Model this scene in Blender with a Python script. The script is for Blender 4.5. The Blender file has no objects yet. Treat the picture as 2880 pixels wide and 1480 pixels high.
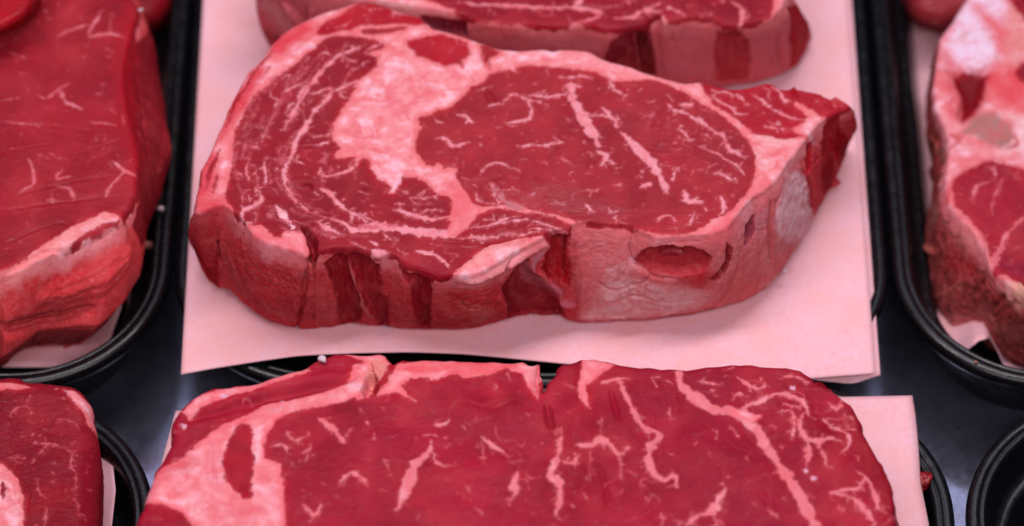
import bpy, math, random
import numpy as np
from mathutils import Vector

scene = bpy.context.scene
COL = scene.collection
R = math.radians

# ------------------------------------------------------------------ camera
PITCH, DIST, LENS = R(52.0), 1.20, 125.2
AIM = Vector((0.0, 0.0, 0.030))
cam = bpy.data.cameras.new('camera')
cam.lens, cam.sensor_width, cam.sensor_fit = LENS, 36.0, 'HORIZONTAL'
cam.clip_start, cam.clip_end = 0.05, 50.0
cam_ob = bpy.data.objects.new('camera', cam)
COL.objects.link(cam_ob)
cam_ob.location = AIM + Vector((0, -math.cos(PITCH) * DIST, math.sin(PITCH) * DIST))
cam_ob.rotation_euler = (math.pi / 2 - PITCH, 0, 0)
cam.dof.use_dof = True
cam.dof.focus_distance = 1.172
cam.dof.aperture_fstop = 6.0
cam.dof.aperture_blades = 0
scene.camera = cam_ob

# ------------------------------------------------------------------ light: meat counter lamps, plus an added front fill
world = bpy.data.worlds.new('World')
scene.world = world
world.use_nodes = True
world.node_tree.nodes['Background'].inputs['Color'].default_value = (0.80, 0.80, 1.0, 1)
world.node_tree.nodes['Background'].inputs['Strength'].default_value = 0.06

def area_lamp(name, loc, aim, sx, sy, power, col):
    l = bpy.data.lights.new(name, 'AREA')
    l.shape, l.size, l.size_y, l.energy, l.color = 'RECTANGLE', sx, sy, power, col
    o = bpy.data.objects.new(name, l)
    COL.objects.link(o)
    o.location = loc
    o.rotation_euler = (Vector(aim) - Vector(loc)).to_track_quat('-Z', 'Y').to_euler()
    return o
area_lamp('counter_lamp', (-0.05, 0.14, 0.95), (0, 0.0, 0), 1.2, 0.16, 8.6, (1.0, 0.93, 0.97))
area_lamp('front_fill_lamp', (0.12, -0.62, 0.95), (0, 0, 0), 1.2, 0.12, 7.4, (1.0, 0.91, 0.96))  # unseen fill added on the camera side to brighten the steak sides
area_lamp('counter_back_lamp', (0.0, 0.63, 0.95), (0, -0.1, 0), 1.2, 0.05, 1.4, (0.78, 0.80, 1.0))

scene.view_settings.view_transform = 'Standard'
scene.view_settings.look = 'None'
scene.view_settings.exposure = 0.0
scene.view_settings.gamma = 1.0
scene.view_settings.use_curve_mapping = False

# ------------------------------------------------------------------ survey: photograph point -> place on a level plane
CAMP = np.array(cam_ob.location)
KPX = (36.0 / 2880.0) / LENS
RT, UP = np.array([1.0, 0, 0]), np.array([0, math.sin(PITCH), math.cos(PITCH)])
FW = np.array([0, math.cos(PITCH), -math.sin(PITCH)])
MM = 0.12            # millimetres per survey unit near the aim point

def at(pts, z):
    p = np.atleast_2d(np.asarray(pts, float))
    d = FW + np.outer((p[:, 0] - 1440) * KPX, RT) + np.outer((740 - p[:, 1]) * KPX, UP)
    zz = np.broadcast_to(np.asarray(z, float), (len(p),))
    t = (zz - CAMP[2]) / d[:, 2]
    return CAMP + d * t[:, None]

def pt(x, y, z):
    return at([(x, y)], z)[0]

def seen(v):
    r = v - CAMP
    w = r @ FW
    return np.stack([1440 + (r @ RT) / w / KPX, 740 - (r @ UP) / w / KPX], -1)

def tile(ox, oy, s):
    return lambda *p: [(ox + a / s, oy + b / s) for a, b in p]
I = tile(0, 0, 1.0)

# ------------------------------------------------------------------ small tools
def lin(r, g, b):
    f = lambda c: c / 12.92 if c <= 0.04045 else ((c + 0.055) / 1.055) ** 2.4
    return np.array([f(r / 255), f(g / 255), f(b / 255)])

def _hash(ix, iy, iz, seed):
    n = (ix * 374761393 + iy * 668265263 + iz * 2147483647 + seed * 144665) & 0xFFFFFFFF
    n = ((n ^ (n >> 13)) * 1274126177) & 0xFFFFFFFF
    n = n ^ (n >> 16)
    return (n & 0xFFFF) / 32767.5 - 1.0

def noise3(x, y, z, s, seed=0, octv=3):
    out, amp, tot = 0.0, 1.0, 0.0
    for o in range(octv):
        X, Y, Z = x / s, y / s, z / s
        ix, iy, iz = (np.floor(a).astype(np.int64) for a in (X, Y, Z))
        fx, fy, fz = X - ix, Y - iy, Z - iz
        fx, fy, fz = (f * f * (3 - 2 * f) for f in (fx, fy, fz))
        v = 0
        for dx in (0, 1):
            for dy in (0, 1):
                for dz in (0, 1):
                    w = (fx if dx else 1 - fx) * (fy if dy else 1 - fy) * (fz if dz else 1 - fz)
                    v = v + w * _hash(ix + dx, iy + dy, iz + dz, seed + o * 17)
        out = out + amp * v
        tot += amp
        amp *= 0.5
        s = s / 2.03
    return out / tot

def noise2(x, y, s, seed=0, octv=3):
    return noise3(x, y, np.zeros_like(x) + 0.37 * s, s, seed, octv)

def sstep(a, b, x):
    t = np.clip((x - a) / (b - a), 0, 1)
    return t * t * (3 - 2 * t)

def poly_sd(X, Y, poly, margin=6.0):
    """signed distance in mm, positive inside"""
    P = np.asarray(poly, float)
    out = np.full(X.shape, -margin)
    m = (X > P[:, 0].min() - margin) & (X < P[:, 0].max() + margin) & (Y > P[:, 1].min() - margin) & (Y < P[:, 1].max() + margin)
    x, y = X[m], Y[m]
    if x.size == 0:
        return out
    d2 = np.full(x.shape, 1e9)
    ins = np.zeros(x.shape, bool)
    Q = np.roll(P, -1, 0)
    for (ax, ay), (bx, by) in zip(P, Q):
        ex, ey = bx - ax, by - ay
        l = ex * ex + ey * ey + 1e-12
        t = np.clip(((x - ax) * ex + (y - ay) * ey) / l, 0, 1)
        d2 = np.minimum(d2, (x - ax - t * ex) ** 2 + (y - ay - t * ey) ** 2)
        if ay != by:
            c = ((ay > y) != (by > y)) & (x < (bx - ax) * (y - ay) / (by - ay) + ax)
            ins ^= c
    d = np.sqrt(d2)
    out[m] = np.where(ins, d, -np.minimum(d, margin))
    return out

def stroke_sd(X, Y, pts, w, taper=True, margin=3.0, seed=0):
    """radius minus distance, mm; positive inside the stroke"""
    P = np.asarray(pts, float)
    out = np.full(X.shape, -margin)
    if len(P) == 1:
        P = np.vstack([P, P + 0.05])
        taper = False
    if len(P) > 2:                          # round the corners a little
        q = []
        for i in range(len(P) - 1):
            p0, p1, p2, p3 = P[max(i - 1, 0)], P[i], P[i + 1], P[min(i + 2, len(P) - 1)]
            for t in (0, 0.34, 0.67):
                q.append(0.5 * (2 * p1 + (p2 - p0) * t + (2 * p0 - 5 * p1 + 4 * p2 - p3) * t * t + (3 * p1 - p0 - 3 * p2 + p3) * t ** 3))
        q.append(P[-1])
        P = np.array(q)
    L = np.r_[0, np.cumsum(np.hypot(*(P[1:] - P[:-1]).T))]
    s = L / L[-1]
    rs = np.random.RandomState(seed + 7)
    r = w / 2 * (1 + 0.48 * rs.uniform(-1, 1, len(P)))
    if taper:
        r = r * (0.16 + 0.84 * np.sqrt(np.sin(np.pi * np.clip(s, 0.01, 0.99))))
    for i in range(len(P) - 1):
        (ax, ay), (bx, by) = P[i], P[i + 1]
        g = margin + max(r[i], r[i + 1])
        m = np.nonzero((X > min(ax, bx) - g) & (X < max(ax, bx) + g) & (Y > min(ay, by) - g) & (Y < max(ay, by) + g))[0]
        if m.size == 0:
            continue
        x, y = X[m], Y[m]
        ex, ey = bx - ax, by - ay
        t = np.clip(((x - ax) * ex + (y - ay) * ey) / (ex * ex + ey * ey + 1e-12), 0, 1)
        d = np.hypot(x - ax - t * ex, y - ay - t * ey)
        out[m] = np.maximum(out[m], r[i] + (r[i + 1] - r[i]) * t - d)
    return out

def resample(P, n, smooth=0):
    P = np.asarray(P, float)
    L = np.r_[0, np.cumsum(np.linalg.norm(P[1:] - P[:-1], axis=1))]
    s = np.linspace(0, L[-1], n)
    Q = np.stack([np.interp(s, L, P[:, k]) for k in range(P.shape[1])], -1)
    for _ in range(smooth):
        Q[1:-1] = 0.25 * Q[:-2] + 0.5 * Q[1:-1] + 0.25 * Q[2:]
    return Q

# ------------------------------------------------------------------ objects
def tag(o, label=None, cat=None, group=None, kind=None):
    for k, v in (('label', label), ('category', cat), ('group', group), ('kind', kind)):
        if v:
            o[k] = v
    return o

def empty(name, loc, label=None, cat=None, group=None):
    o = bpy.data.objects.new(name, None)
    o.empty_display_size = 0.01
    o.location = loc
    COL.objects.link(o)
    return tag(o, label, cat, group)

def mesh_object(name, V, F, mat, parent=None, normals=None, attrs=None, smooth=True):
    """V (n,3) world metres, F (m,k) int with a constant k"""
    V = np.asarray(V, np.float32)
    F = np.asarray(F, np.int32)
    if parent is not None:
        base = np.zeros(3)
        q = parent
        while q is not None:
            base = base + np.array(q.location)
            q = q.parent
        V = V - base.astype(np.float32)
    me = bpy.data.meshes.new(name)
    k = F.shape[1]
    me.vertices.add(len(V))
    me.vertices.foreach_set('co', V.ravel())
    me.loops.add(F.size)
    me.loops.foreach_set('vertex_index', F.ravel())
    me.polygons.add(len(F))
    me.polygons.foreach_set('loop_start', np.arange(0, F.size, k, dtype=np.int32))
    me.update(calc_edges=True)
    me.polygons.foreach_set('use_smooth', np.full(len(F), bool(smooth)))
    for nm, arr in (attrs or {}).items():
        if arr.ndim == 1:
            a = me.attributes.new(nm, 'FLOAT', 'POINT')
            a.data.foreach_set('value', arr.astype(np.float32))
        else:
            a = me.attributes.new(nm, 'FLOAT_COLOR', 'POINT')
            a.data.foreach_set('color', np.c_[arr, np.ones(len(arr))].astype(np.float32).ravel())
    if normals is not None:
        me.normals_split_custom_set_from_vertices(np.ascontiguousarray(normals, np.float32))
    me.materials.append(mat)
    o = bpy.data.objects.new(name, me)
    COL.objects.link(o)
    o.parent = parent
    return o

def vert_normals(V, F):
    n = np.zeros_like(V)
    a, b, c, d = (V[F[:, i]] for i in range(4))
    fn = np.cross(c - a, d - b)
    for i in range(4):
        np.add.at(n, F[:, i], fn)
    return n / (np.linalg.norm(n, axis=1, keepdims=True) + 1e-20)

# ------------------------------------------------------------------ materials
def new_mat(name):
    m = bpy.data.materials.new(name)
    m.use_nodes = True
    nt = m.node_tree
    return m, nt, nt.nodes['Principled BSDF']

def N(nt, kind, **kw):
    n = nt.nodes.new(kind)
    for k, v in kw.items():
        if k in n.inputs:
            n.inputs[k].default_value = v
        else:
            setattr(n, k, v)
    return n

def math_node(nt, op, a, b=None, c=None):
    n = nt.nodes.new('ShaderNodeMath')
    n.operation = op
    for i, v in enumerate((a, b, c)):
        if v is None:
            continue
        if isinstance(v, (int, float)):
            n.inputs[i].default_value = v
        else:
            nt.links.new(v, n.inputs[i])
    return n.outputs[0]

def mix_col(nt, fac, a, b, mode='MIX'):
    n = nt.nodes.new('ShaderNodeMix')
    n.data_type, n.blend_type = 'RGBA', mode
    for i, v in ((0, fac), (6, a), (7, b)):
        if isinstance(v, (int, float)):
            n.inputs[i].default_value = v
        elif isinstance(v, (tuple, list, np.ndarray)):
            n.inputs[i].default_value = (v[0], v[1], v[2], 1)
        else:
            nt.links.new(v, n.inputs[i])
    return n.outputs[2]

def ramp(nt, x, a, b, lo=0.0, hi=1.0):
    n = nt.nodes.new('ShaderNodeMapRange')
    n.interpolation_type = 'SMOOTHSTEP'
    n.inputs['From Min'].default_value, n.inputs['From Max'].default_value = a, b
    n.inputs['To Min'].default_value, n.inputs['To Max'].default_value = lo, hi
    nt.links.new(x, n.inputs['Value'])
    return n.outputs['Result']

def make_meat():
    m, nt, bs = new_mat('raw_beef')
    L = nt.links.new
    tc = N(nt, 'ShaderNodeTexCoord').outputs['Object']
    def noi(scale, detail=3, rough=0.55, vec=None, dist=0.0):
        n = N(nt, 'ShaderNodeTexNoise', Scale=scale, Detail=detail, Roughness=rough, Distortion=dist)
        L(vec or tc, n.inputs['Vector'])
        return n.outputs['Fac']
    def mapped(scale, rot=(0, 0, 0)):
        mp = N(nt, 'ShaderNodeMapping')
        mp.inputs['Scale'].default_value = scale
        mp.inputs['Rotation'].default_value = rot
        L(tc, mp.inputs['Vector'])
        return mp.outputs['Vector']
    def attr(nm, out='Fac'):
        return N(nt, 'ShaderNodeAttribute', attribute_name=nm).outputs[out]
    fat, lc, fc, wet, side = attr('fat'), attr('lean_col', 'Color'), attr('fat_col', 'Color'), attr('wet'), attr('side')
    n1 = noi(620, 5, 0.70)
    f = math_node(nt, 'ADD', fat, math_node(nt, 'MULTIPLY', math_node(nt, 'SUBTRACT', n1, 0.5), 1.9))
    mask = ramp(nt, f, -0.26, 0.28)
    scatter_halo = ramp(nt, f, -0.9, 0.1, 0.0, 0.22)  # red glow of light scattering at fat edges, painted into the lean
    # lean: fibre grain, faint pale threads, darker pools
    fib = mapped((1.0, 3.2, 1.0), (0, 0, 0.30))
    g1 = noi(330, 5, 0.60, fib, 0.7)
    g2 = noi(75, 4, 0.6)
    lc2 = mix_col(nt, ramp(nt, g1, 0.40, 0.75, 0.0, 0.30), lc, mix_col(nt, 0.30, lc, (0.52, 0.07, 0.09)))
    lc2 = mix_col(nt, ramp(nt, g2, 0.32, 0.62, 0.55, 0.0), lc2, mix_col(nt, 0.45, lc2, (0.16, 0.003, 0.008)))
    g3 = noi(34, 3, 0.55, None, 0.8)
    lc2 = mix_col(nt, ramp(nt, g3, 0.50, 0.72, 0.0, 0.50), lc2, mix_col(nt, 0.5, lc2, (0.52, 0.045, 0.055)))
    lc2 = mix_col(nt, ramp(nt, g3, 0.30, 0.48, 0.45, 0.0), lc2, mix_col(nt, 0.5, lc2, (0.17, 0.006, 0.022)))
    # bundles: thin dark seams between the muscle fibres
    vo = N(nt, 'ShaderNodeTexVoronoi', Scale=150.0, feature='DISTANCE_TO_EDGE')
    L(mapped((1.0, 1.5, 1.0), (0, 0, 0.5)), vo.inputs['Vector'])
    seam = math_node(nt, 'MULTIPLY', ramp(nt, vo.outputs['Distance'], 0.0, 0.07, 1.0, 0.0), ramp(nt, noi(60, 2), 0.50, 0.66, 0.0, 0.45))
    lc2 = mix_col(nt, seam, lc2, mix_col(nt, 0.6, lc2, (0.20, 0.004, 0.008)))
    sp = noi(820, 2, 0.5, mapped((1.0, 1.9, 1.0), (0, 0, -0.4)))
    lc2 = mix_col(nt, ramp(nt, sp, 0.71, 0.78, 0.0, 0.34), lc2, fc)
    lc2 = mix_col(nt, scatter_halo, lc2, mix_col(nt, 0.45, fc, (0.62, 0.03, 0.04)))
    # fat: lobules, pink veining, pale grains
    h1 = noi(150, 4, 0.62, None, 1.6)
    h2 = noi(650, 3)
    h3 = noi(330, 3, 0.6, mapped((1.0, 1.0, 1.0), (0.3, 0.2, 0.9)), 2.2)
    fc2 = mix_col(nt, ramp(nt, h1, 0.44, 0.66, 0.0, 0.72), fc, mix_col(nt, 0.6, fc, (0.66, 0.085, 0.10)))
    fc2 = mix_col(nt, ramp(nt, h3, 0.48, 0.60, 0.0, 0.48), fc2, mix_col(nt, 0.5, fc2, (0.70, 0.14, 0.15)))
    fc2 = mix_col(nt, ramp(nt, h2, 0.52, 0.78, 0.0, 0.20), fc2, mix_col(nt, 0.5, fc2, (0.88, 0.46, 0.54)))
    # the trimmed outside: upright streaks, dried film and pale crust
    st = noi(420, 5, 0.65, mapped((1.0, 1.0, 0.22)), 0.8)
    cr = noi(900, 5, 0.72, None, 0.6)
    cr2 = noi(95, 3, 0.6)
    sc = mix_col(nt, ramp(nt, st, 0.48, 0.72, 0.0, 0.34), fc2, mix_col(nt, 0.55, fc2, (0.38, 0.03, 0.045)))
    film = math_node(nt, 'MULTIPLY', ramp(nt, cr, 0.52, 0.70), ramp(nt, cr2, 0.50, 0.70, 0.0, 0.50))
    sc = mix_col(nt, film, sc, mix_col(nt, 0.35, sc, (0.78, 0.44, 0.48)))
    fc2 = mix_col(nt, side, fc2, sc)
    ls = mix_col(nt, ramp(nt, st, 0.44, 0.66, 0.0, 0.80), lc2, mix_col(nt, 0.42, lc2, (0.55, 0.09, 0.10)))
    lc2 = mix_col(nt, side, lc2, ls)
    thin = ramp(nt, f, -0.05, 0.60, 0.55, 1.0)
    fc2 = mix_col(nt, thin, mix_col(nt, 0.30, lc2, (0.62, 0.07, 0.09)), fc2)  # translucency of thin fat imitated by blending its colour towards red
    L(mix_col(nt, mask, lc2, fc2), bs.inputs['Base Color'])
    # gloss
    ro = math_node(nt, 'ADD', ramp(nt, h2, 0.3, 0.7, 0.36, 0.58), math_node(nt, 'MULTIPLY', mask, 0.05))
    ro = math_node(nt, 'SUBTRACT', ro, math_node(nt, 'MULTIPLY', wet, 0.20))
    L(ro, bs.inputs['Roughness'])
    bs.inputs['Specular IOR Level'].default_value = 0.0
    bs.inputs['Coat Roughness'].default_value = 0.045
    bs.inputs['Coat IOR'].default_value = 1.8
    gl = math_node(nt, 'MULTIPLY', ramp(nt, noi(420, 4, 0.7, mapped((1.0, 2.0, 1.0), (0, 0, 0.1))), 0.56, 0.66, 0.0, 1.0), ramp(nt, noi(55, 3, 0.6), 0.54, 0.66, 0.03, 1.0))
    L(math_node(nt, 'MINIMUM', math_node(nt, 'ADD', math_node(nt, 'MULTIPLY', math_node(nt, 'MULTIPLY', wet, gl), 2.6), math_node(nt, 'MULTIPLY', math_node(nt, 'ADD', wet, 0.10), 0.34)), 1.0), bs.inputs['Coat Weight'])
    # relief
    b1 = N(nt, 'ShaderNodeBump', Strength=0.45, Distance=0.0006)
    L(g1, b1.inputs['Height'])
    b2 = N(nt, 'ShaderNodeBump', Strength=0.55, Distance=0.00024)
    L(noi(1500, 3, 0.65, mapped((1.0, 1.7, 1.0))), b2.inputs['Height'])
    L(b1.outputs['Normal'], b2.inputs['Normal'])
    b3 = N(nt, 'ShaderNodeBump', Strength=0.6, Distance=0.00035)
    L(mask, b3.inputs['Height'])
    L(b2.outputs['Normal'], b3.inputs['Normal'])
    b4 = N(nt, 'ShaderNodeBump', Distance=0.0008)
    L(math_node(nt, 'MULTIPLY', side, 0.42), b4.inputs['Strength'])
    L(math_node(nt, 'ADD', st, math_node(nt, 'MULTIPLY', cr, 0.8)), b4.inputs['Height'])
    L(b3.outputs['Normal'], b4.inputs['Normal'])
    L(b4.outputs['Normal'], bs.inputs['Normal'])
    b5 = N(nt, 'ShaderNodeBump', Strength=1.0, Distance=0.0006)
    L(noi(420, 3, 0.6, mapped((0.7, 2.2, 1.0), (0, 0, 0.15)), 0.6), b5.inputs['Height'])
    L(b5.outputs['Normal'], bs.inputs['Coat Normal'])
    return m
MEAT = make_meat()

def make_paper():
    m, nt, bs = new_mat('butcher_paper')
    L = nt.links.new
    tc = N(nt, 'ShaderNodeTexCoord').outputs['Object']
    def noi(scale, detail=3, rough=0.55):
        n = N(nt, 'ShaderNodeTexNoise', Scale=scale, Detail=detail, Roughness=rough)
        L(tc, n.inputs['Vector'])
        return n.outputs['Fac']
    c = mix_col(nt, ramp(nt, noi(55, 4), 0.35, 0.65), (0.80, 0.420, 0.455), (0.80, 0.455, 0.545))
    c = mix_col(nt, ramp(nt, noi(520, 5, 0.72), 0.42, 0.70, 0, 0.75), c, (0.80, 0.37, 0.37))
    c = mix_col(nt, ramp(nt, noi(1500, 2), 0.55, 0.8, 0, 0.35), c, (0.84, 0.52, 0.62))
    c = mix_col(nt, ramp(nt, noi(38, 2), 0.66, 0.72, 0, 0.30), c, (0.84, 0.40, 0.42))
    L(c, bs.inputs['Base Color'])
    bs.inputs['Roughness'].default_value = 0.62
    bs.inputs['Specular IOR Level'].default_value = 0.25
    b = N(nt, 'ShaderNodeBump', Strength=0.25, Distance=0.0003)
    L(noi(900, 4, 0.7), b.inputs['Height'])
    L(b.outputs['Normal'], bs.inputs['Normal'])
    return m
PAPER = make_paper()

def make_plastic():
    m, nt, bs = new_mat('black_tray_plastic')
    L = nt.links.new
    tc = N(nt, 'ShaderNodeTexCoord').outputs['Object']
    def noi(scale, detail=3, vec=None):
        n = N(nt, 'ShaderNodeTexNoise', Scale=scale, Detail=detail, Roughness=0.6)
        L(vec or tc, n.inputs['Vector'])
        return n.outputs['Fac']
    mp = N(nt, 'ShaderNodeMapping')
    mp.inputs['Scale'].default_value = (1, 14, 1)
    mp.inputs['Rotation'].default_value = (0, 0, 0.9)
    L(tc, mp.inputs['Vector'])
    scr = noi(160, 3, mp.outputs['Vector'])
    c = mix_col(nt, ramp(nt, scr, 0.60, 0.72, 0, 0.5), (0.0035, 0.0035, 0.0048), (0.020, 0.020, 0.026))
    L(c, bs.inputs['Base Color'])
    L(ramp(nt, noi(240, 4), 0.3, 0.75, 0.20, 0.36), bs.inputs['Roughness'])
    bs.inputs['Specular IOR Level'].default_value = 0.40
    b = N(nt, 'ShaderNodeBump', Strength=0.12, Distance=0.00015)
    L(noi(700, 3), b.inputs['Height'])
    b2 = N(nt, 'ShaderNodeBump', Strength=0.12, Distance=0.0002)
    L(scr, b2.inputs['Height'])
    L(b.outputs['Normal'], b2.inputs['Normal'])
    L(b2.outputs['Normal'], bs.inputs['Normal'])
    return m
PLASTIC = make_plastic()

def make_floor():
    m, nt, bs = new_mat('dark_counter_metal')
    L = nt.links.new
    tc = N(nt, 'ShaderNodeTexCoord').outputs['Object']
    def noi(scale, detail=3):
        n = N(nt, 'ShaderNodeTexNoise', Scale=scale, Detail=detail, Roughness=0.65)
        L(tc, n.inputs['Vector'])
        return n.outputs['Fac']
    c = mix_col(nt, ramp(nt, noi(260, 3), 0.25, 0.8), (0.15, 0.15, 0.215), (0.20, 0.20, 0.28))
    c = mix_col(nt, ramp(nt, noi(140, 6), 0.64, 0.74, 0, 0.5), c, (0.05, 0.045, 0.05))
    L(c, bs.inputs['Base Color'])
    bs.inputs['Metallic'].default_value = 0.85
    L(ramp(nt, noi(150, 3), 0.3, 0.7, 0.17, 0.23), bs.inputs['Roughness'])
    b = N(nt, 'ShaderNodeBump', Strength=0.08, Distance=0.0002)
    L(noi(800, 4), b.inputs['Height'])
    L(b.outputs['Normal'], bs.inputs['Normal'])
    return m
FLOOR = make_floor()

def simple_mat(name, col, rough=0.5, spec=0.4, var=0.25, scale=600):
    m, nt, bs = new_mat(name)
    tc = N(nt, 'ShaderNodeTexCoord').outputs['Object']
    n = N(nt, 'ShaderNodeTexNoise', Scale=scale, Detail=4)
    nt.links.new(tc, n.inputs['Vector'])
    c = mix_col(nt, ramp(nt, n.outputs['Fac'], 0.3, 0.7), col, tuple(np.array(col) * (1 - var)))
    nt.links.new(c, bs.inputs['Base Color'])
    bs.inputs['Roughness'].default_value = rough
    bs.inputs['Specular IOR Level'].default_value = spec
    b = N(nt, 'ShaderNodeBump', Strength=0.4, Distance=0.0004)
    nt.links.new(n.outputs['Fac'], b.inputs['Height'])
    nt.links.new(b.outputs['Normal'], bs.inputs['Normal'])
    return m
CRUMB = simple_mat('fat_crumb', (0.62, 0.46, 0.52), 0.35, 0.5)
CRUMB_PINK = simple_mat('pink_crumb', (0.50, 0.17, 0.14), 0.45)

# ------------------------------------------------------------------ sheets, trays
def sheet(name, P, parent=None, thick=0.00018, mat=None):
    """P (nv,nu,3) grid of points -> thin solid sheet"""
    nv, nu, _ = P.shape
    du = np.gradient(P, axis=1)
    dv = np.gradient(P, axis=0)
    n = np.cross(du, dv)
    n /= np.linalg.norm(n, axis=2, keepdims=True) + 1e-20
    n *= np.sign(n[..., 2:3].mean()) if abs(n[..., 2].mean()) > 1e-6 else 1
    top = P.reshape(-1, 3)
    bot = (P - n * thick).reshape(-1, 3)
    id_ = np.arange(nv * nu).reshape(nv, nu)
    q = np.stack([id_[:-1, :-1], id_[:-1, 1:], id_[1:, 1:], id_[1:, :-1]], -1).reshape(-1, 4)
    k = nv * nu
    loop = np.r_[id_[0, :], id_[1:, -1], id_[-1, -2::-1], id_[-2:0:-1, 0]]
    nx = np.roll(loop, -1)
    rim = np.stack([loop, loop + k, nx + k, nx], -1)
    V = np.vstack([top, bot])
    F = np.vstack([q, q[:, ::-1] + k, rim])
    return mesh_object(name, V, F, mat or PAPER, parent)

def rrect(x0, x1, y0, y1, r, n=18, m=10):
    pts = []
    for cx, cy, a0 in ((x1 - r, y1 - r, 0), (x0 + r, y1 - r, 90), (x0 + r, y0 + r, 180), (x1 - r, y0 + r, 270)):
        for k in range(n + 1):
            a = R(a0 + 90 * k / n)
            pts.append((cx + r * math.cos(a), cy + r * math.sin(a)))
    pts.append(pts[0])
    out = []
    for (ax, ay), (bx, by) in zip(pts[:-1], pts[1:]):
        d = math.hypot(bx - ax, by - ay)
        k = m if d > 0.03 else 1
        for j in range(k):
            out.append((ax + (bx - ax) * j / k, ay + (by - ay) * j / k))
    return np.array(out)

def tray(x0, x1, y0, y1, r, zr, label, depth=0.036):
    """rounded black tray: profile is (inset, height) in mm from the rim's outer edge"""
    root = empty('display_tray', ((x0 + x1) / 2, (y0 + y1) / 2, zr - depth), label, 'tray', 'black trays set side by side in the counter')
    D = depth * 1000
    prof = {'outer_wall': [(16, -D), (14.5, -D + .6), (9, -20), (4, -8), (1.8, -6.2), (0.6, -5.4)],
            'rim': [(0.6, -5.4), (0.1, -4.4), (0.0, -3.0), (0.3, -1.5), (0.9, -0.6), (1.7, -0.15), (2.6, 0.0), (3.6, -0.1), (4.3, -0.5), (4.7, -0.9), (5.1, -0.75), (5.7, -0.6), (6.3, -0.9), (6.8, -1.7)],
            'inner_wall': [(6.8, -1.7), (7.3, -3.2), (8.8, -9), (10.0, -13.0), (10.6, -14.2), (11.4, -14.8), (13.0, -15.0), (14.2, -15.1), (14.9, -15.5), (15.4, -16.6), (17.5, -24), (20.6, -D + 3.6), (21.6, -D + 2.0)],
            'base': [(21.6, -D + 2.0), (23.2, -D + 1.2), (26, -D + 1.0), (40, -D + 1.0), (48, -D + 1.0)]}
    for nm, pr in prof.items():
        rows = []
        for i, z in pr:
            q = rrect(x0 + i / 1000, x1 - i / 1000, y0 + i / 1000, y1 - i / 1000, max(r - i / 1000, 0.004))
            rows.append(np.c_[q, np.full(len(q), zr + z / 1000)])
        V = np.vstack(rows)
        n = len(rows[0])
        a = np.arange(n)
        F = np.vstack([np.stack([k * n + a, k * n + (a + 1) % n, (k + 1) * n + (a + 1) % n, (k + 1) * n + a], -1) for k in range(len(pr) - 1)])
        o = mesh_object(nm, V, F, PLASTIC, root)
        if nm == 'base':       # close the bottom
            import bmesh
            bm = bmesh.new(); bm.from_mesh(o.data); bm.verts.ensure_lookup_table()
            bm.faces.new([bm.verts[(len(pr) - 1) * n + j] for j in range(n)]); bm.to_mesh(o.data); bm.free()
    return root
# ------------------------------------------------------------------ steaks
LEAN_A, LEAN_B = lin(156, 44, 55), lin(140, 28, 44)          # eye / cap lean
FAT_A, FAT_B, FAT_W = lin(230, 122, 122), lin(220, 92, 96), lin(242, 170, 174)
RED = lin(186, 24, 40)

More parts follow.
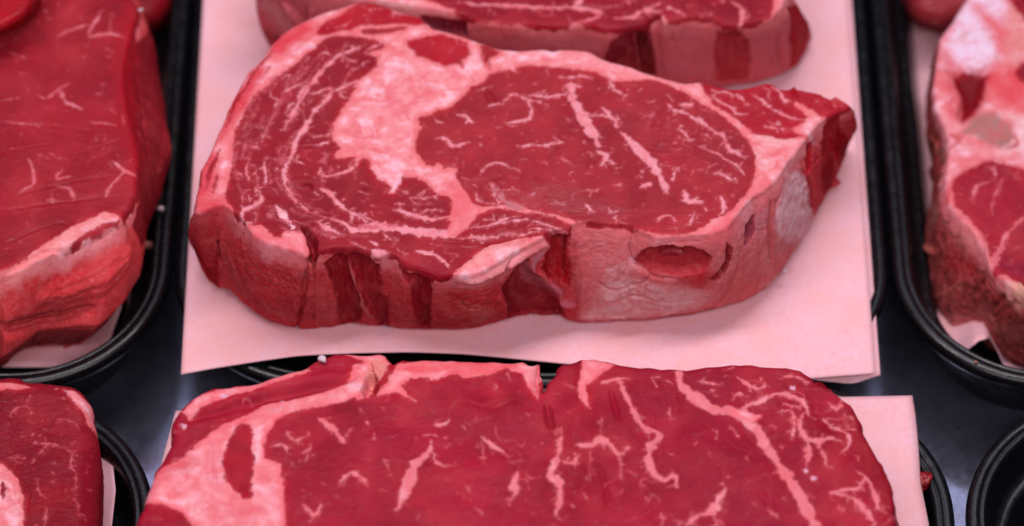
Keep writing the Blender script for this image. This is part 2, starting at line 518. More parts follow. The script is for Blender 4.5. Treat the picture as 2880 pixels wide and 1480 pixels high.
def build_steak(name, label, cat, chains, zt, zb, stations, nu=400, nv=200, nw=70, bevel=1.6, bulge=1.5, hid=-3.0,
                lean=(), fats=(), veins=(), tints=(), relief=(), flecks=0, fleck_size=(0.25, 0.7),
                s_lean=(), s_tints=(), s_relief=(), s_veins=(), lean_col=LEAN_A, fat_col=FAT_A, s_fat_col=None, s_lean_col=None,
                rim_name='fat_rim', seed=1, smooth=2, rough=0.5, tilt=None, wet=0.25, all_lean=None, side_rough=0.6, group=None,
                kernel=None, side_fat_default=True, warp=0.62, ragged=0.55, twigs=True, vein_col=lin(236, 158, 162), split_rim=True, skirt=None, vein_scale=1.0, threads=0.8, split_lean=False, side_detail=1.0):
    rs = np.random.RandomState(seed)
    zo = zt - bevel / 1000                                             # height of the shoulder line
    cw = [at(c, zo)[:, :2] * 1000 for c in chains]                     # mm
    A, B = resample(cw[0], nu, smooth), resample(cw[1], nv, smooth)
    C, D = resample(cw[2], nu, smooth)[::-1], resample(cw[3], nv, smooth)[::-1]
    for q in (A, B, C, D):                                             # ragged knife line
        k = np.minimum(1, np.minimum(np.arange(len(q)), np.arange(len(q))[::-1]) / 6.0)
        q[:, 0] += ragged * k * noise2(q[:, 0], q[:, 1], 3.2, seed + 91, 3)
        q[:, 1] += ragged * k * noise2(q[:, 0], q[:, 1], 3.2, seed + 93, 3)
    c00, c10, c11, c01 = A[0], A[-1], C[-1], C[0]
    B[0], B[-1], D[0], D[-1] = c10, c11, c00, c01
    u = np.linspace(0, 1, nu)[None, :, None]
    v = np.linspace(0, 1, nv)[:, None, None]
    G = ((1 - v) * A[None] + v * C[None] + (1 - u) * D[:, None] + u * B[:, None]
         - ((1 - u) * (1 - v) * c00 + u * (1 - v) * c10 + u * v * c11 + (1 - u) * v * c01))
    gid = np.arange(nu * nv).reshape(nv, nu)
    loop = np.r_[gid[0, :], gid[1:, -1], gid[-1, -2::-1], gid[-2:0:-1, 0]]
    X, Y = G[..., 0].ravel(), G[..., 1].ravel()
    LX, LY = X[loop], Y[loop]
    n = len(loop)
    # distance to the outline for the rounded shoulder
    step = max(1, n // 260)
    dist = -poly_sd(X, Y, np.c_[LX, LY][::step], 1e3)
    dist = np.abs(dist)
    dist[loop] = 0
    WX = X + warp * noise2(X, Y, 2.4, seed + 3, 2) + 0.6 * warp * noise2(X, Y, 0.9, seed + 23, 1)
    WY = Y + warp * noise2(X, Y, 2.4, seed + 5, 2) + 0.5 * warp * noise2(X, Y, 0.9, seed + 25, 1)
    mmf = lambda p: at(p, zt)[:, :2] * 1000
    # ---- fat / lean on the cut face
    F = np.full(X.shape, 4.0)
    lid = np.full(X.shape, -1)
    LC = np.tile(lean_col, (len(X), 1))
    FC = np.tile(fat_col, (len(X), 1))
    WT = np.full(X.shape, wet)
    for k, it in enumerate(lean):
        sd = poly_sd(WX, WY, mmf(it[1]))
        F = np.minimum(F, -sd)
        ins = sd > -0.3
        lid[ins] = k
        if len(it) > 2:
            LC[sd > -0.6] = it[2]
    base = F.copy()
    for nm, p in fats:
        F = np.maximum(F, poly_sd(WX, WY, mmf(p)))
    base2 = F.copy()
    vid = np.full(X.shape, -1)
    best = np.full(X.shape, -1e9)
    for k, it in enumerate(veins):
        pts, w = it[0], it[1]
        opt = it[2] if len(it) > 2 else {}
        w = w * vein_scale
        sd = stroke_sd(WX, WY, mmf(pts), w * MM, opt.get('taper', True), seed=k + seed)
        if twigs and not opt.get('carve') and len(pts) > 1 and opt.get('taper', True):
            q = mmf(pts)
            seg = np.linalg.norm(q[1:] - q[:-1], axis=1)
            tr = np.random.RandomState(seed * 91 + k)
            for _ in range(int(seg.sum() / 2.3 * tr.uniform(0.5, 1.3))):
                j = tr.choice(len(seg), p=seg / seg.sum())
                c0 = q[j] + (q[j + 1] - q[j]) * tr.rand()
                an = math.atan2(*(q[j + 1] - q[j])[::-1]) + tr.choice([-1, 1]) * tr.uniform(0.5, 1.4)
                ln = tr.uniform(0.5, 2.0) * min(1.6, 0.6 + w * MM * 0.5)
                c1 = c0 + ln * np.array([math.cos(an), math.sin(an)])
                cm = (c0 + c1) / 2 + tr.uniform(-.2, .2, 2) * ln
                sd = np.maximum(sd, stroke_sd(WX, WY, [c0, cm, c1], min(0.55, 0.22 + 0.3 * w * MM) * tr.uniform(.6, 1.1), True, seed=k))
        if 'soft' in opt:
            sd = sd * opt['soft']
        if opt.get('carve'):
            F = np.minimum(F, -sd)
            continue
        up = (sd > best) & (sd > 0)
        vid[up] = k
        best = np.maximum(best, sd)
        F = np.maximum(F, sd)
        if 'col' in opt:
            FC[sd > -0.25] = opt['col']
    FC = np.where(((best > -0.8) & (base2 < 0.2) & (np.abs(FC - fat_col).sum(1) < 1e-6))[:, None], vein_col, FC)
    FL = np.full(X.shape, -3.0)
    if flecks:
        cand = np.nonzero((lid >= 0) & (F < -0.8) & (dist > 2))[0]
        for k in range(flecks):
            i = cand[rs.randint(len(cand))]
            a = rs.uniform(0, math.pi)
            l = rs.uniform(0.2, 1.6) if rs.rand() < 0.45 else 0.1
            p = np.array([[X[i], Y[i]], [X[i] + l * math.cos(a), Y[i] + l * math.sin(a)]])
            if l > 0.8:
                p = np.vstack([p[:1], p.mean(0)[None] + rs.uniform(-.3, .3, 2), p[1:]])
            FL = np.maximum(FL, stroke_sd(WX, WY, p, fleck_size[0] + (fleck_size[1] - fleck_size[0]) * rs.rand() ** 2, True, 1.2, k))
        F = np.maximum(F, FL)
    # whiteness of the fat wanders
    w1 = noise2(X, Y, 9, seed + 11, 3)[:, None]
    FC = FC * (1 - 0.5 * sstep(0.0, 0.5, -w1)) + lin(224, 96, 104) * 0.5 * sstep(0.0, 0.5, -w1)
    w2 = noise2(X, Y, 5, seed + 13, 2)[:, None]
    FC = FC + (FAT_W - FC) * 0.45 * sstep(0.05, 0.55, w2)
    # lobules of thick fat: pale grains in pinker tissue
    deep = sstep(0.7, 2.6, base2)[:, None]
    lx, ly = X + 2.2 * noise2(X, Y, 5, seed + 81, 2), Y + 2.2 * noise2(X, Y, 5, seed + 83, 2)
    lob = noise2(lx, ly * 1.35, 4.2, seed + 85, 2)[:, None]
    FC = FC + (lin(242, 160, 160) - FC) * deep * 0.65
    FC = FC + (lin(226, 96, 104) - FC) * deep * 0.60 * sstep(0.0, 0.5, -lob)
    FC = FC + (lin(248, 200, 206) - FC) * deep * 0.70 * sstep(0.0, 0.55, lob)
    LC = LC * (1 + 0.22 * noise2(X, Y, 14, seed + 15, 2)[:, None] + 0.16 * noise2(X, Y, 3.4, seed + 17, 3)[:, None])
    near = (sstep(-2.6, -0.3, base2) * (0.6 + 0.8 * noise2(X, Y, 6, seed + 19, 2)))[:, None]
    LC = LC + (lin(184, 30, 40) - LC) * np.clip(0.50 * near, 0, 1)  # lean reddened beside fat: subsurface glow painted as colour
    # faint threads and soft pale veils in the lean
    tx, ty = X + 2.5 * noise2(X, Y, 7, seed + 101, 2), Y + 2.5 * noise2(X, Y, 7, seed + 103, 2)
    rg = np.abs(noise2(tx, ty * 1.3, 7.5, seed + 105, 2))
    pm = sstep(-0.05, 0.35, noise2(X, Y, 17, seed + 107, 2))
    brk = sstep(-0.1, 0.3, noise2(X, Y, 3.0, seed + 109, 2))
    th = threads * (1 - sstep(0.012, 0.050, rg)) * pm * brk
    LC = LC + (vein_col * 0.9 - LC) * (0.62 * th)[:, None]
    veil = threads * sstep(0.05, 0.5, noise2(tx, ty, 11, seed + 111, 3)) * 0.30
    LC = LC + (lin(190, 62, 76) - LC) * veil[:, None]
    dkp = threads * sstep(0.05, 0.5, -noise2(tx, ty, 10, seed + 113, 3)) * 0.34
    LC = LC + (lin(116, 14, 34) - LC) * dkp[:, None]
    Z = np.zeros_like(X)
    for it in tints:
        pts, w, col, st, tgt = it[:5]
        soft = it[5] if len(it) > 5 else 1.0
        sd = poly_sd(WX, WY, mmf(pts)) if w == 0 else stroke_sd(WX, WY, mmf(pts), w * MM, True, 3 * soft)
        k = (st * sstep(-soft, soft, sd))[:, None]
        if tgt in ('fat', 'both'):
            FC = FC + (col - FC) * k
        if tgt in ('lean', 'both'):
            LC = LC + (col - LC) * k
        if tgt == 'wet':
            WT = WT + k[:, 0]
    # ---- height of the cut face
    r = bevel
    dd = np.clip(dist, 0, r)
    Z -= r - np.sqrt(np.maximum(r * r - (r - dd) ** 2, 0))
    Z += rough * (0.9 * noise2(X, Y, 22, seed + 31, 2) + 0.35 * noise2(X, Y, 6, seed + 33, 3)) * sstep(0, 6, dist)
    Z += 0.14 * np.clip(F, -0.6, 0.8) + 0.05 * noise2(X, Y, 1.1, seed + 35, 2)
    for pts, w, dep, soft in relief:
        sd = poly_sd(X, Y, mmf(pts), 3 * soft + 2) if w == 0 else stroke_sd(X, Y, mmf(pts), w * MM, True, 3 * soft + 2)
        Z += dep * sstep(-soft, soft, sd)
    if tilt:
        cx, cy = X.mean(), Y.mean()
        Z += tilt[0] * (X - cx) + tilt[1] * (Y - cy)
    V = np.c_[X, Y, zt * 1000 + Z]
    # ---- the side
    T = np.roll(np.c_[LX, LY], -3, 0) - np.roll(np.c_[LX, LY], 3, 0)
    for _ in range(6):
        T = 0.25 * np.roll(T, 1, 0) + 0.5 * T + 0.25 * np.roll(T, -1, 0)
    T /= np.linalg.norm(T, axis=1, keepdims=True) + 1e-9
    OUT = np.c_[T[:, 1], -T[:, 0]]
    st_i, st_b = [], []
    st_l = []
    for tp, bp, *lf in stations:
        lf = lf[0] if lf else 0.0
        st_l.append(lf)
        q = at([tp], zo)[0, :2] * 1000
        st_i.append(int(np.argmin((LX - q[0]) ** 2 + (LY - q[1]) ** 2)))
        st_b.append(at([bp], zb + lf / 1000)[0, :2] * 1000)
    i0, i1 = min(st_i), max(st_i)
    for i in range(0, n, max(8, n // 160)):
        if i < i0 - n // 60 or i > i1 + n // 60:
            st_i.append(i)
            st_b.append(np.array([LX[i], LY[i]]) + OUT[i] * hid)
            st_l.append(0.0)
    o = np.argsort(st_i)
    si, sb = np.array(st_i)[o].astype(float), np.array(st_b)[o]
    ZL = np.interp(np.arange(n), si, np.array(st_l)[o], period=n)[None]
    BX = np.interp(np.arange(n), si, sb[:, 0], period=n)
    BY = np.interp(np.arange(n), si, sb[:, 1], period=n)
    for _ in range(4):
        BX = 0.25 * np.roll(BX, 1) + 0.5 * BX + 0.25 * np.roll(BX, -1)
        BY = 0.25 * np.roll(BY, 1) + 0.5 * BY + 0.25 * np.roll(BY, -1)
    t = (np.arange(1, nw + 1) / nw)[:, None]
    ztop = V[loop, 2][None]
    H = zt * 1000 - zb * 1000
    SX = LX[None] * (1 - t) + BX[None] * t
    SY = LY[None] * (1 - t) + BY[None] * t
    SZ = ztop * (1 - t) + (zb * 1000 + ZL) * t
    bul = bulge * np.sin(np.pi * t) - 1.6 * sstep(0.90, 1.0, t)
    SX0, SY0 = SX + OUT[None, :, 0] * bul, SY + OUT[None, :, 1] * bul
    mid = np.c_[(LX + BX) / 2, (LY + BY) / 2]
    ul = np.r_[0, np.cumsum(np.linalg.norm(mid[1:] - mid[:-1], axis=1))]
    U = np.broadcast_to(ul[None], SX.shape).ravel()
    Hh = (H * (1 - np.broadcast_to(t, SX.shape))).ravel()
    vis = np.arange(max(i0 - 4, 0), min(i1 + 5, n))
    seenP = seen(np.c_[SX0[:, vis].ravel(), SY0[:, vis].ravel(), SZ[:, vis].ravel()] / 1000)
    uu, hh = U.reshape(SX.shape)[:, vis].ravel(), Hh.reshape(SX.shape)[:, vis].ravel()
    def uh(pts):
        out = []
        for p in pts:
            k = int(np.argmin((seenP[:, 0] - p[0]) ** 2 + (seenP[:, 1] - p[1]) ** 2))
            out.append((uu[k], hh[k]))
        return np.array(out)
    WU = U + warp * 1.3 * noise2(U, Hh, 3.0, seed + 41, 3)
    WH = Hh + warp * 1.3 * noise2(U, Hh, 3.0, seed + 43, 3)
    SF = np.full(U.shape, 3.0 if side_fat_default else -3.0)
    SLC = np.tile(s_lean_col if s_lean_col is not None else lean_col, (len(U), 1))
    SFC = np.tile(s_fat_col if s_fat_col is not None else fat_col, (len(U), 1))
    SD = np.zeros(U.shape)
    SW = np.full(U.shape, wet * 0.7)
    spart = np.full(U.shape, -1)
    snames = []
    for it in s_lean:
        nm, p = it[0], it[1]
        sd = poly_sd(WU, WH, uh(p))
        SF = np.minimum(SF, -sd)
        if len(it) > 2 and it[2] is not None:
            SLC[sd > -0.6] = it[2]
        if len(it) > 3:
            SD -= it[3] * sstep(-0.4, min(2.2, it[3] * 0.8 + .2), sd)
        snames.append(nm)
        spart[sd > 0] = len(snames) - 1
    SFC = SFC * (1 + 0.16 * noise2(U, Hh, 7, seed + 51, 3)[:, None])
    streak = noise2(U, Hh * 0.22, 1.9, seed + 53, 3)
    SFC = SFC + (lin(172, 44, 52) - SFC) * (0.30 * sstep(0.15, 0.6, streak))[:, None]
    for it in s_veins:
        sd = stroke_sd(WU, WH, uh(it[0]), it[1] * MM, True, seed=seed)
        SF = np.maximum(SF, sd)
        if len(it) > 2:
            SFC[sd > -0.3] = it[2]
    for it in s_tints:
        pts, w, col, stg, tgt = it[:5]
        soft = it[5] if len(it) > 5 else 1.0
        q = uh(pts)
        sd = poly_sd(WU, WH, q) if w == 0 else stroke_sd(WU, WH, q, w * MM, True, 3 * soft)
        k = (1.15 * stg * sstep(-soft, soft, sd) * (0.85 + 0.6 * noise2(U, Hh, 2.2, seed + 57, 3)))[:, None]
        k = np.clip(k, 0, 1)
        if tgt in ('fat', 'both'):
            SFC = SFC + (col - SFC) * k
        if tgt in ('lean', 'both'):
            SLC = SLC + (col - SLC) * k
        if tgt == 'wet':
            SW = SW + k[:, 0]
    fade = np.broadcast_to(sstep(0, 0.10, t), SX.shape).ravel()
    for pts, w, dep, soft in s_relief:
        q = uh(pts)
        sd = poly_sd(U, Hh, q, 3 * soft + 2) if w == 0 else stroke_sd(U, Hh, q, w * MM, True, 3 * soft + 2)
        SD += dep * sstep(-soft, soft, sd)
    edge = np.broadcast_to(sstep(0, 0.08, t) , SX.shape).ravel()
    SD = SD * edge
    SD += side_rough * edge * (0.9 * noise2(U, Hh * 0.5, 9, seed + 61, 3) + 0.6 * noise2(U, Hh * 0.4, 2.6, seed + 63, 3) + 0.22 * noise2(U, Hh, 1.0, seed + 64, 2) + 0.18 * np.clip(SF, -0.8, 0.8))
    rid = 1 - np.abs(noise2(U * 0.75 + 1.5 * noise2(U, Hh, 6, seed + 65, 2), Hh * 1.2, 4.0, seed + 67, 3)) * 2.2
    SD -= 0.35 * side_rough * edge * sstep(0.55, 1.0, rid) * sstep(-.2, .5, noise2(U, Hh, 15, seed + 69, 2))
    SD = SD.reshape(SX.shape)
    SX, SY = SX0 + OUT[None, :, 0] * SD, SY0 + OUT[None, :, 1] * SD
    k0 = nu * nv
    VV = np.vstack([V, np.c_[SX.ravel(), SY.ravel(), SZ.ravel()]]) / 1000
    sid = np.vstack([loop[None], k0 + np.arange(n * nw).reshape(nw, n)])
    ft = np.stack([gid[:-1, :-1], gid[:-1, 1:], gid[1:, 1:], gid[1:, :-1]], -1).reshape(-1, 4)
    s2 = np.roll(sid, -1, 1)
    fs = np.stack([sid[:-1], sid[1:], s2[1:], s2[:-1]], -1).reshape(-1, 4)
    # top rim blends its colours into the side
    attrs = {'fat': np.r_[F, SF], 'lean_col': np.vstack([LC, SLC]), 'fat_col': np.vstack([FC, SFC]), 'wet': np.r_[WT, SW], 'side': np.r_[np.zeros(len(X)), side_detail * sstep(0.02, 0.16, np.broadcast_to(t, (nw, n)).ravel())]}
    for k in ('lean_col', 'fat_col'):
        a = attrs[k]
        e = (1 - sstep(0.0, 0.22, np.broadcast_to(t, (nw, n)).ravel() + 0.10 * noise2(U, Hh, 3.5, seed + 71, 3)))[:, None]
        rim_c = a[loop].copy()
        ker = np.hanning(41); ker /= ker.sum()
        for c_ in range(3):
            rim_c[:, c_] = np.convolve(np.r_[rim_c[-20:, c_], rim_c[:, c_], rim_c[:20, c_]], ker, 'valid')
        a[k0:] = a[k0:] * (1 - e) + np.tile(rim_c, (nw, 1)) * e
    a = attrs['fat']
    e = (1 - sstep(0.0, 0.07, np.broadcast_to(t, (nw, n)).ravel() + 0.04 * noise2(U, Hh, 2.0, seed + 73, 2)))
    a[k0:] = a[k0:] * (1 - e) + np.tile(a[loop], nw) * e
    attrs['fat_col'][:k0] *= [0.90, 0.88, 0.98]
    attrs['fat_col'][k0:] *= [0.94, 0.86, 0.94]
    attrs['lean_col'] *= [0.98, 0.72, 0.78]
    attrs['lean_col'] = np.clip(attrs['lean_col'], 0, 1)
    attrs['fat_col'] = np.clip(attrs['fat_col'], 0, 1)
    FA = np.vstack([ft, fs])
    if skirt:                                   # the underside draws in to where the cut rests
        ins, zs = skirt
        lastr = sid[-1]
        rows = []
        for q in (0.25, 0.6, 1.0):
            rows.append(np.c_[(SX[-1] - OUT[:, 0] * ins * q) / 1000, (SY[-1] - OUT[:, 1] * ins * q) / 1000, SZ[-1] / 1000 + (zs - SZ[-1] / 1000) * (1 - (1 - q) ** 1.6)])
        kk0 = len(VV)
        VV = np.vstack([VV] + rows)
        for q_ in attrs:
            attrs[q_] = np.concatenate([attrs[q_]] + [attrs[q_][lastr]] * 3)
        sk = np.vstack([lastr[None], kk0 + np.arange(3 * n).reshape(3, n)])
        s3 = np.roll(sk, -1, 1)
        fk = np.stack([sk[:-1], sk[1:], s3[1:], s3[:-1]], -1).reshape(-1, 4)
    else:
        fk = np.zeros((0, 4), int)
    FA = np.vstack([FA, fk])
    NN = vert_normals(VV, FA)
    # ---- split into parts
    root = empty(name, (float(X.mean()) / 1000, float(Y.mean()) / 1000, zb), label, cat, group)
    names, parents = [], []
    lab = np.zeros(len(FA), int)
    def add(nm, par=None):
        names.append(nm); parents.append(par)
        return len(names) - 1
    fF = F[ft].mean(1); fb = base2[ft].mean(1)
    flid = np.median(lid[ft], axis=1).astype(int)
    fvid = vid[ft].max(1)
    rim = add(rim_name)
    tl = np.full(len(ft), rim)
    if kernel:
        kk = add(kernel[0])
        sd = poly_sd(X, Y, mmf(kernel[1]))
        tl[sd[ft].mean(1) > 0] = kk
    for nm, p in fats:
        kk = add(nm)
        tl[(poly_sd(X, Y, mmf(p))[ft].mean(1) > 0)] = kk
    li = []
    for it in lean:
        li.append(add(it[0]))
    for k in range(len(lean)):
        tl[(fF <= 0) & (flid == k)] = li[k]
    lone = (fF <= 0) & (flid < 0)
    if li:
        tl[lone] = li[0]
    isv = (fF > 0) & (fvid >= 0) & (fb < 0)
    for k in range(len(veins)):
        s = isv & (fvid == k)
        if s.sum() < 6:
            continue
        own = np.bincount(np.clip(flid[s], 0, None)).argmax() if (flid[s] >= 0).any() else 0
        tl[s] = add('marbling_vein', li[own])
    if flecks:
        s = (fF > 0) & (fvid < 0) & (fb < 0) & (FL[ft].mean(1) > -0.2)
        for k in range(len(lean)):
            q = s & (flid == k)
            if q.sum() > 20:
                tl[q] = add('marbling_fleck', li[k])
    sf = SF.reshape(nw, n)
    sfp = np.vstack([sf[:1], sf])
    ff = attrs['fat'][fs].mean(1)
    spp = np.vstack([spart.reshape(nw, n)[:1], spart.reshape(nw, n)])
    spf = spp[:-1].ravel()
    sfat = add('side_fat')
    sl = np.full(len(fs), sfat)
    if not side_fat_default:
        sl[ff <= 0] = add('side_muscle')
    if snames:
        ids = [add(q) for q in snames]
        for k in range(len(snames)):
            sl[(spf == k) & (ff <= 0)] = ids[k]
    lab = np.r_[tl, sl, np.full(len(fk), add('underside') if len(fk) else 0)]
    bits = lbits = None
    for part_ in ([rim] if split_rim else []) + (li if split_lean else []):
        sel = np.nonzero(lab == part_)[0]
        if len(sel) == 0:
            continue
        f_ = FA[sel]
        cl = np.arange(len(VV))
        while True:
            old = cl[f_]
            m_ = old.min(1)
            for c_ in range(4):
                np.minimum.at(cl, f_[:, c_], m_)
            cl = cl[cl]
            if (cl[f_] == old).all():
                break
        comp = cl[f_[:, 0]]
        ids_, cnt = np.unique(comp, return_counts=True)
        if part_ == rim:
            bits = add('fat_fleck')
        for i_, c_ in zip(ids_, cnt):
            if c_ < cnt.max():
                if part_ != rim and c_ <= 120 and lbits is None:
                    lbits = add('lean_fleck')
                lab[sel[comp == i_]] = (add('fat_patch') if c_ > 120 else bits) if part_ == rim else (add(names[part_]) if c_ > 120 else lbits)
    made = {}
    for k in range(len(names)):
        sel = FA[lab == k]
        if len(sel) == 0:
            continue
        used, inv = np.unique(sel, return_inverse=True)
        par = made.get(parents[k], root) if parents[k] is not None else root
        ob = mesh_object(names[k], VV[used], inv.reshape(-1, 4), MEAT, par, NN[used], {q: w_[used] for q, w_ in attrs.items()})
        if names[k] in ('marbling_fleck', 'fat_fleck', 'lean_fleck'):
            ob['kind'] = 'stuff'
        made[k] = ob
    return root
# ------------------------------------------------------------------ the counter floor
ZR, ZF = -0.004, -0.0405
fl = mesh_object('counter_floor', [(-1.2, -0.9, ZF), (1.2, -0.9, ZF), (1.2, 1.2, ZF), (-1.2, 1.2, ZF)], [(0, 1, 2, 3)], FLOOR)
tag(fl, kind='structure')

# ------------------------------------------------------------------ the trays
yb = pt(1440, 1085, ZR)[1]            # the near edge of the back row
xs = pt(484, 850, ZR)[0]
xm = pt(2506, 850, ZR)[0]
W = xm - xs
tray(xs - 0.0015 - W, xs - 0.0015, yb, yb + 0.34, 0.052, ZR, 'black tray at the far left holding the lean steak with a fat lip')
tray(xs, xm, yb, yb + 0.34, 0.052, ZR, 'black tray in the middle under the sheet of pink paper')
tray(xm + 0.0015, xm + 0.0015 + W, yb, yb + 0.34, 0.052, ZR, 'black tray at the right holding the bone-in steak')
ZN = -0.002
yf = pt(1440, 1072, ZN)[1] - 0.0005
xl, xr = pt(437, 1380, ZN)[0], pt(2690, 1480, ZN)[0]
tray(xl - 0.25, xl, yf - 0.30 - 0.004, yf - 0.004, 0.052, ZN, 'scuffed black tray in the lower left corner with a thick lean steak')
tray(xl + 0.006, xr, yf - 0.30, yf, 0.052, ZN, 'black tray along the bottom edge under the large marbled steak')
tray(pt(2712, 1400, ZN)[0], pt(2712, 1400, ZN)[0] + 0.25, yf - 0.305, yf - 0.005, 0.052, ZN, 'empty glossy black tray in the lower right corner')

# ------------------------------------------------------------------ sheets of pink butcher paper
def grid_between(front, back, nu=90, nv=90, zfun=None):
    """front/back: lists of (x, y, z) metres, left to right"""
    a, b = resample(front, nu, 3), resample(back, nu, 3)
    v = np.linspace(0, 1, nv)[:, None, None]
    P = a[None] * (1 - v) + b[None] * v
    if zfun is not None:
        uu, vv = np.meshgrid(np.linspace(0, 1, nu), np.linspace(0, 1, nv))
        P[..., 2] += zfun(uu, vv)
    return P

def ptz(x, y, z):
    return tuple(pt(x, y, z))

# main sheet: lies level, its near edge runs out over the tray rim and sags at the corners
front = [ptz(509, 1053, -.0035), ptz(600, 1036, -.0028), ptz(720, 1017, -.0015), ptz(840, 1000, -.0004), ptz(1000, 993, 0), ptz(1150, 990, 0.0003), ptz(1300, 995, 0), ptz(1440, 1008, -.0003),
         ptz(1600, 1024, -.001), ptz(1800, 1042, -.0015), ptz(2050, 1058, -.002), ptz(2260, 1066, -.0025), ptz(2462, 1050, -.0028)]
back = [ptz(580, -150, -.0005), ptz(1440, -150, -.0005), ptz(2372, -150, -.0005)]
top_sheet = sheet('butcher_paper_sheet', grid_between(front, back, 140, 120, lambda u, v: 0.0006 * np.sin(7 * u + 2) * np.sin(5 * v) * (1 - v)))
tag(top_sheet, 'pink paper sheet under the large ribeye steak in the middle', 'paper', 'pink butcher paper under the meat')
front = [ptz(1500, 940, -.0042), ptz(1900, 985, -.0045), ptz(2150, 1040, -.0055), ptz(2300, 1070, -.006), ptz(2400, 1080, -.0062), ptz(2476, 1054, -.0050)]
back = [ptz(1500, -150, -.0022), ptz(1800, -150, -.0022), ptz(2384, -150, -.0020)]
low = sheet('butcher_paper_sheet', grid_between(front, back, 80, 80))
tag(low, 'second pink sheet whose edge peeps out at the right front corner', 'paper', 'pink butcher paper under the meat')
# the pack beneath, seen in the dark gap under the sheet's near edge
# ------------------------------------------------------------------ the large ribeye in the middle
t00, t10, t20, t30 = (tile(x, 0, 3.31) for x in (500, 1000, 1500, 2000))
t01, t11, t21, t31 = (tile(x, 400, 3.31) for x in (500, 1000, 1500, 2000))
zA, zB, zC = tile(500, 600, 2.364), tile(1100, 600, 2.364), tile(1700, 600, 2.364)
z7 = tile(740, 0, 3.141)

cA = I((546, 600), (560, 606), (585, 598), (608, 588), (630, 587), (645, 596), (657, 608), (687, 630), (700, 655), (711, 672), (757, 696), (802, 711), (841, 720), (866, 725), (874, 712), (882, 712), (893, 716), (938, 703),
       (1000, 705), (1045, 722), (1060, 733), (1091, 724), (1115, 727), (1133, 748), (1181, 764), (1236, 785), (1258, 781), (1290, 785), (1320, 784), (1355, 775), (1385, 758), (1415, 738), (1436, 722), (1470, 706), (1500, 690), (1530, 676),
       (1545, 663), (1552, 655), (1575, 651), (1600, 656), (1606, 645), (1621, 634), (1660, 633), (1711, 640), (1772, 641), (1790, 652), (1815, 664), (1847, 675), (1890, 674), (1938, 670), (2000, 668), (2045, 650), (2085, 600), (2115, 565), (2150, 545), (2185, 515), (2211, 472), (2257, 412))
cB = I((2257, 412), (2270, 396), (2302, 356), (2328, 337), (2345, 325), (2362, 314), (2396, 299))
cC = I((2396, 299), (2370, 285), (2347, 274), (2344, 282), (2323, 281), (2308, 269), (2266, 260), (2242, 257), (2233, 248), (2220, 257), (2196, 257), (2175, 242), (2151, 240), (2115, 248), (2090, 257), (2045, 254), (2000, 245),
       (1965, 237), (1932, 242), (1893, 233), (1826, 215), (1757, 190), (1711, 178), (1687, 169), (1663, 151), (1621, 147), (1576, 145), (1545, 151), (1540, 145), (1500, 145), (1453, 149), (1417, 144), (1393, 142), (1353, 127), (1341, 124),
       (1314, 113), (1287, 106), (1257, 95), (1221, 89), (1208, 76), (1181, 51), (1151, 48), (1122, 41), (1090, 25), (1060, 15), (1027, 13), (1000, 15), (960, 26), (923, 39), (885, 53), (847, 69), (802, 97), (766, 130))
cD = I((766, 130), (742, 166), (708, 199), (693, 217), (670, 258), (651, 293), (627, 350), (606, 399), (582, 451), (566, 482), (560, 527), (549, 572), (546, 600))
ST = [((546, 600), (560, 700)), ((560, 606), (575, 762)), ((608, 588), (600, 785)), ((630, 587), (622, 815)), ((657, 608), (655, 830)), ((687, 630), (690, 868)), ((711, 672), (737, 900)), ((757, 696), (770, 915)), ((802, 711), (800, 925)),
      ((866, 725), (868, 934)), ((938, 703), (930, 929)), ((1000, 705), (991, 918)), ((1060, 733), (1071, 927)), ((1133, 748), (1125, 930)), ((1181, 764), (1177, 932)), ((1236, 785), (1230, 930)), ((1290, 785), (1290, 933)), ((1355, 775), (1350, 926)),
      ((1415, 738), (1400, 914)), ((1470, 706), (1460, 899)), ((1530, 676), (1520, 894)), ((1552, 655), (1560, 893)), ((1600, 656), (1596, 903)), ((1621, 634), (1630, 914), 1.5), ((1711, 640), (1710, 914), 3.5), ((1790, 652), (1800, 907), 4.5), ((1847, 675), (1850, 904), 4.5),
      ((1938, 670), (1937, 894), 4.5), ((2000, 668), (2013, 878), 4.0), ((2045, 650), (2070, 862), 3.0), ((2085, 600), (2115, 846), 2.0), ((2115, 565), (2155, 822), 1.0), ((2150, 545), (2190, 785)), ((2185, 515), (2220, 735)), ((2211, 472), (2260, 676)), ((2257, 412), (2294, 617)),
      ((2302, 356), (2325, 548)), ((2328, 337), (2352, 505)), ((2362, 314), (2372, 450)), ((2396, 299), (2374, 405))]

eye = (t10((1245, 685), (1200, 765), (1110, 800), (1050, 850), (980, 920), (860, 1020), (770, 1030), (720, 1060), (650, 1085), (600, 1080), (575, 1120), (620, 1175), (580, 1240), (555, 1324)) +
       t11((560, 40), (570, 100), (610, 150), (660, 210), (720, 218), (740, 190), (800, 210), (820, 250), (870, 235), (955, 240), (940, 320), (980, 400), (1040, 480), (1100, 560), (1180, 600), (1310, 595), (1400, 560), (1520, 590), (1655, 635)) +
       t21((150, 665), (300, 695), (420, 735), (560, 755), (700, 768), (900, 785), (1000, 815), (1150, 850), (1300, 862), (1420, 858), (1500, 830), (1600, 790)) +
       t31((0, 730), (60, 710), (120, 680), (200, 620), (280, 520), (350, 440), (390, 340), (410, 240), (405, 140), (370, 30)) +
       t30((340, 1310), (310, 1270), (240, 1200), (150, 1110), (0, 1010)) +
       t20((1540, 950), (1420, 880), (1300, 810), (1150, 755), (1080, 740), (1000, 745), (850, 758), (720, 755), (650, 710), (580, 670), (450, 650), (300, 640), (150, 620), (0, 610)) +
       t10((1580, 612), (1490, 627), (1510, 680), (1430, 650), (1350, 662), (1290, 677)))
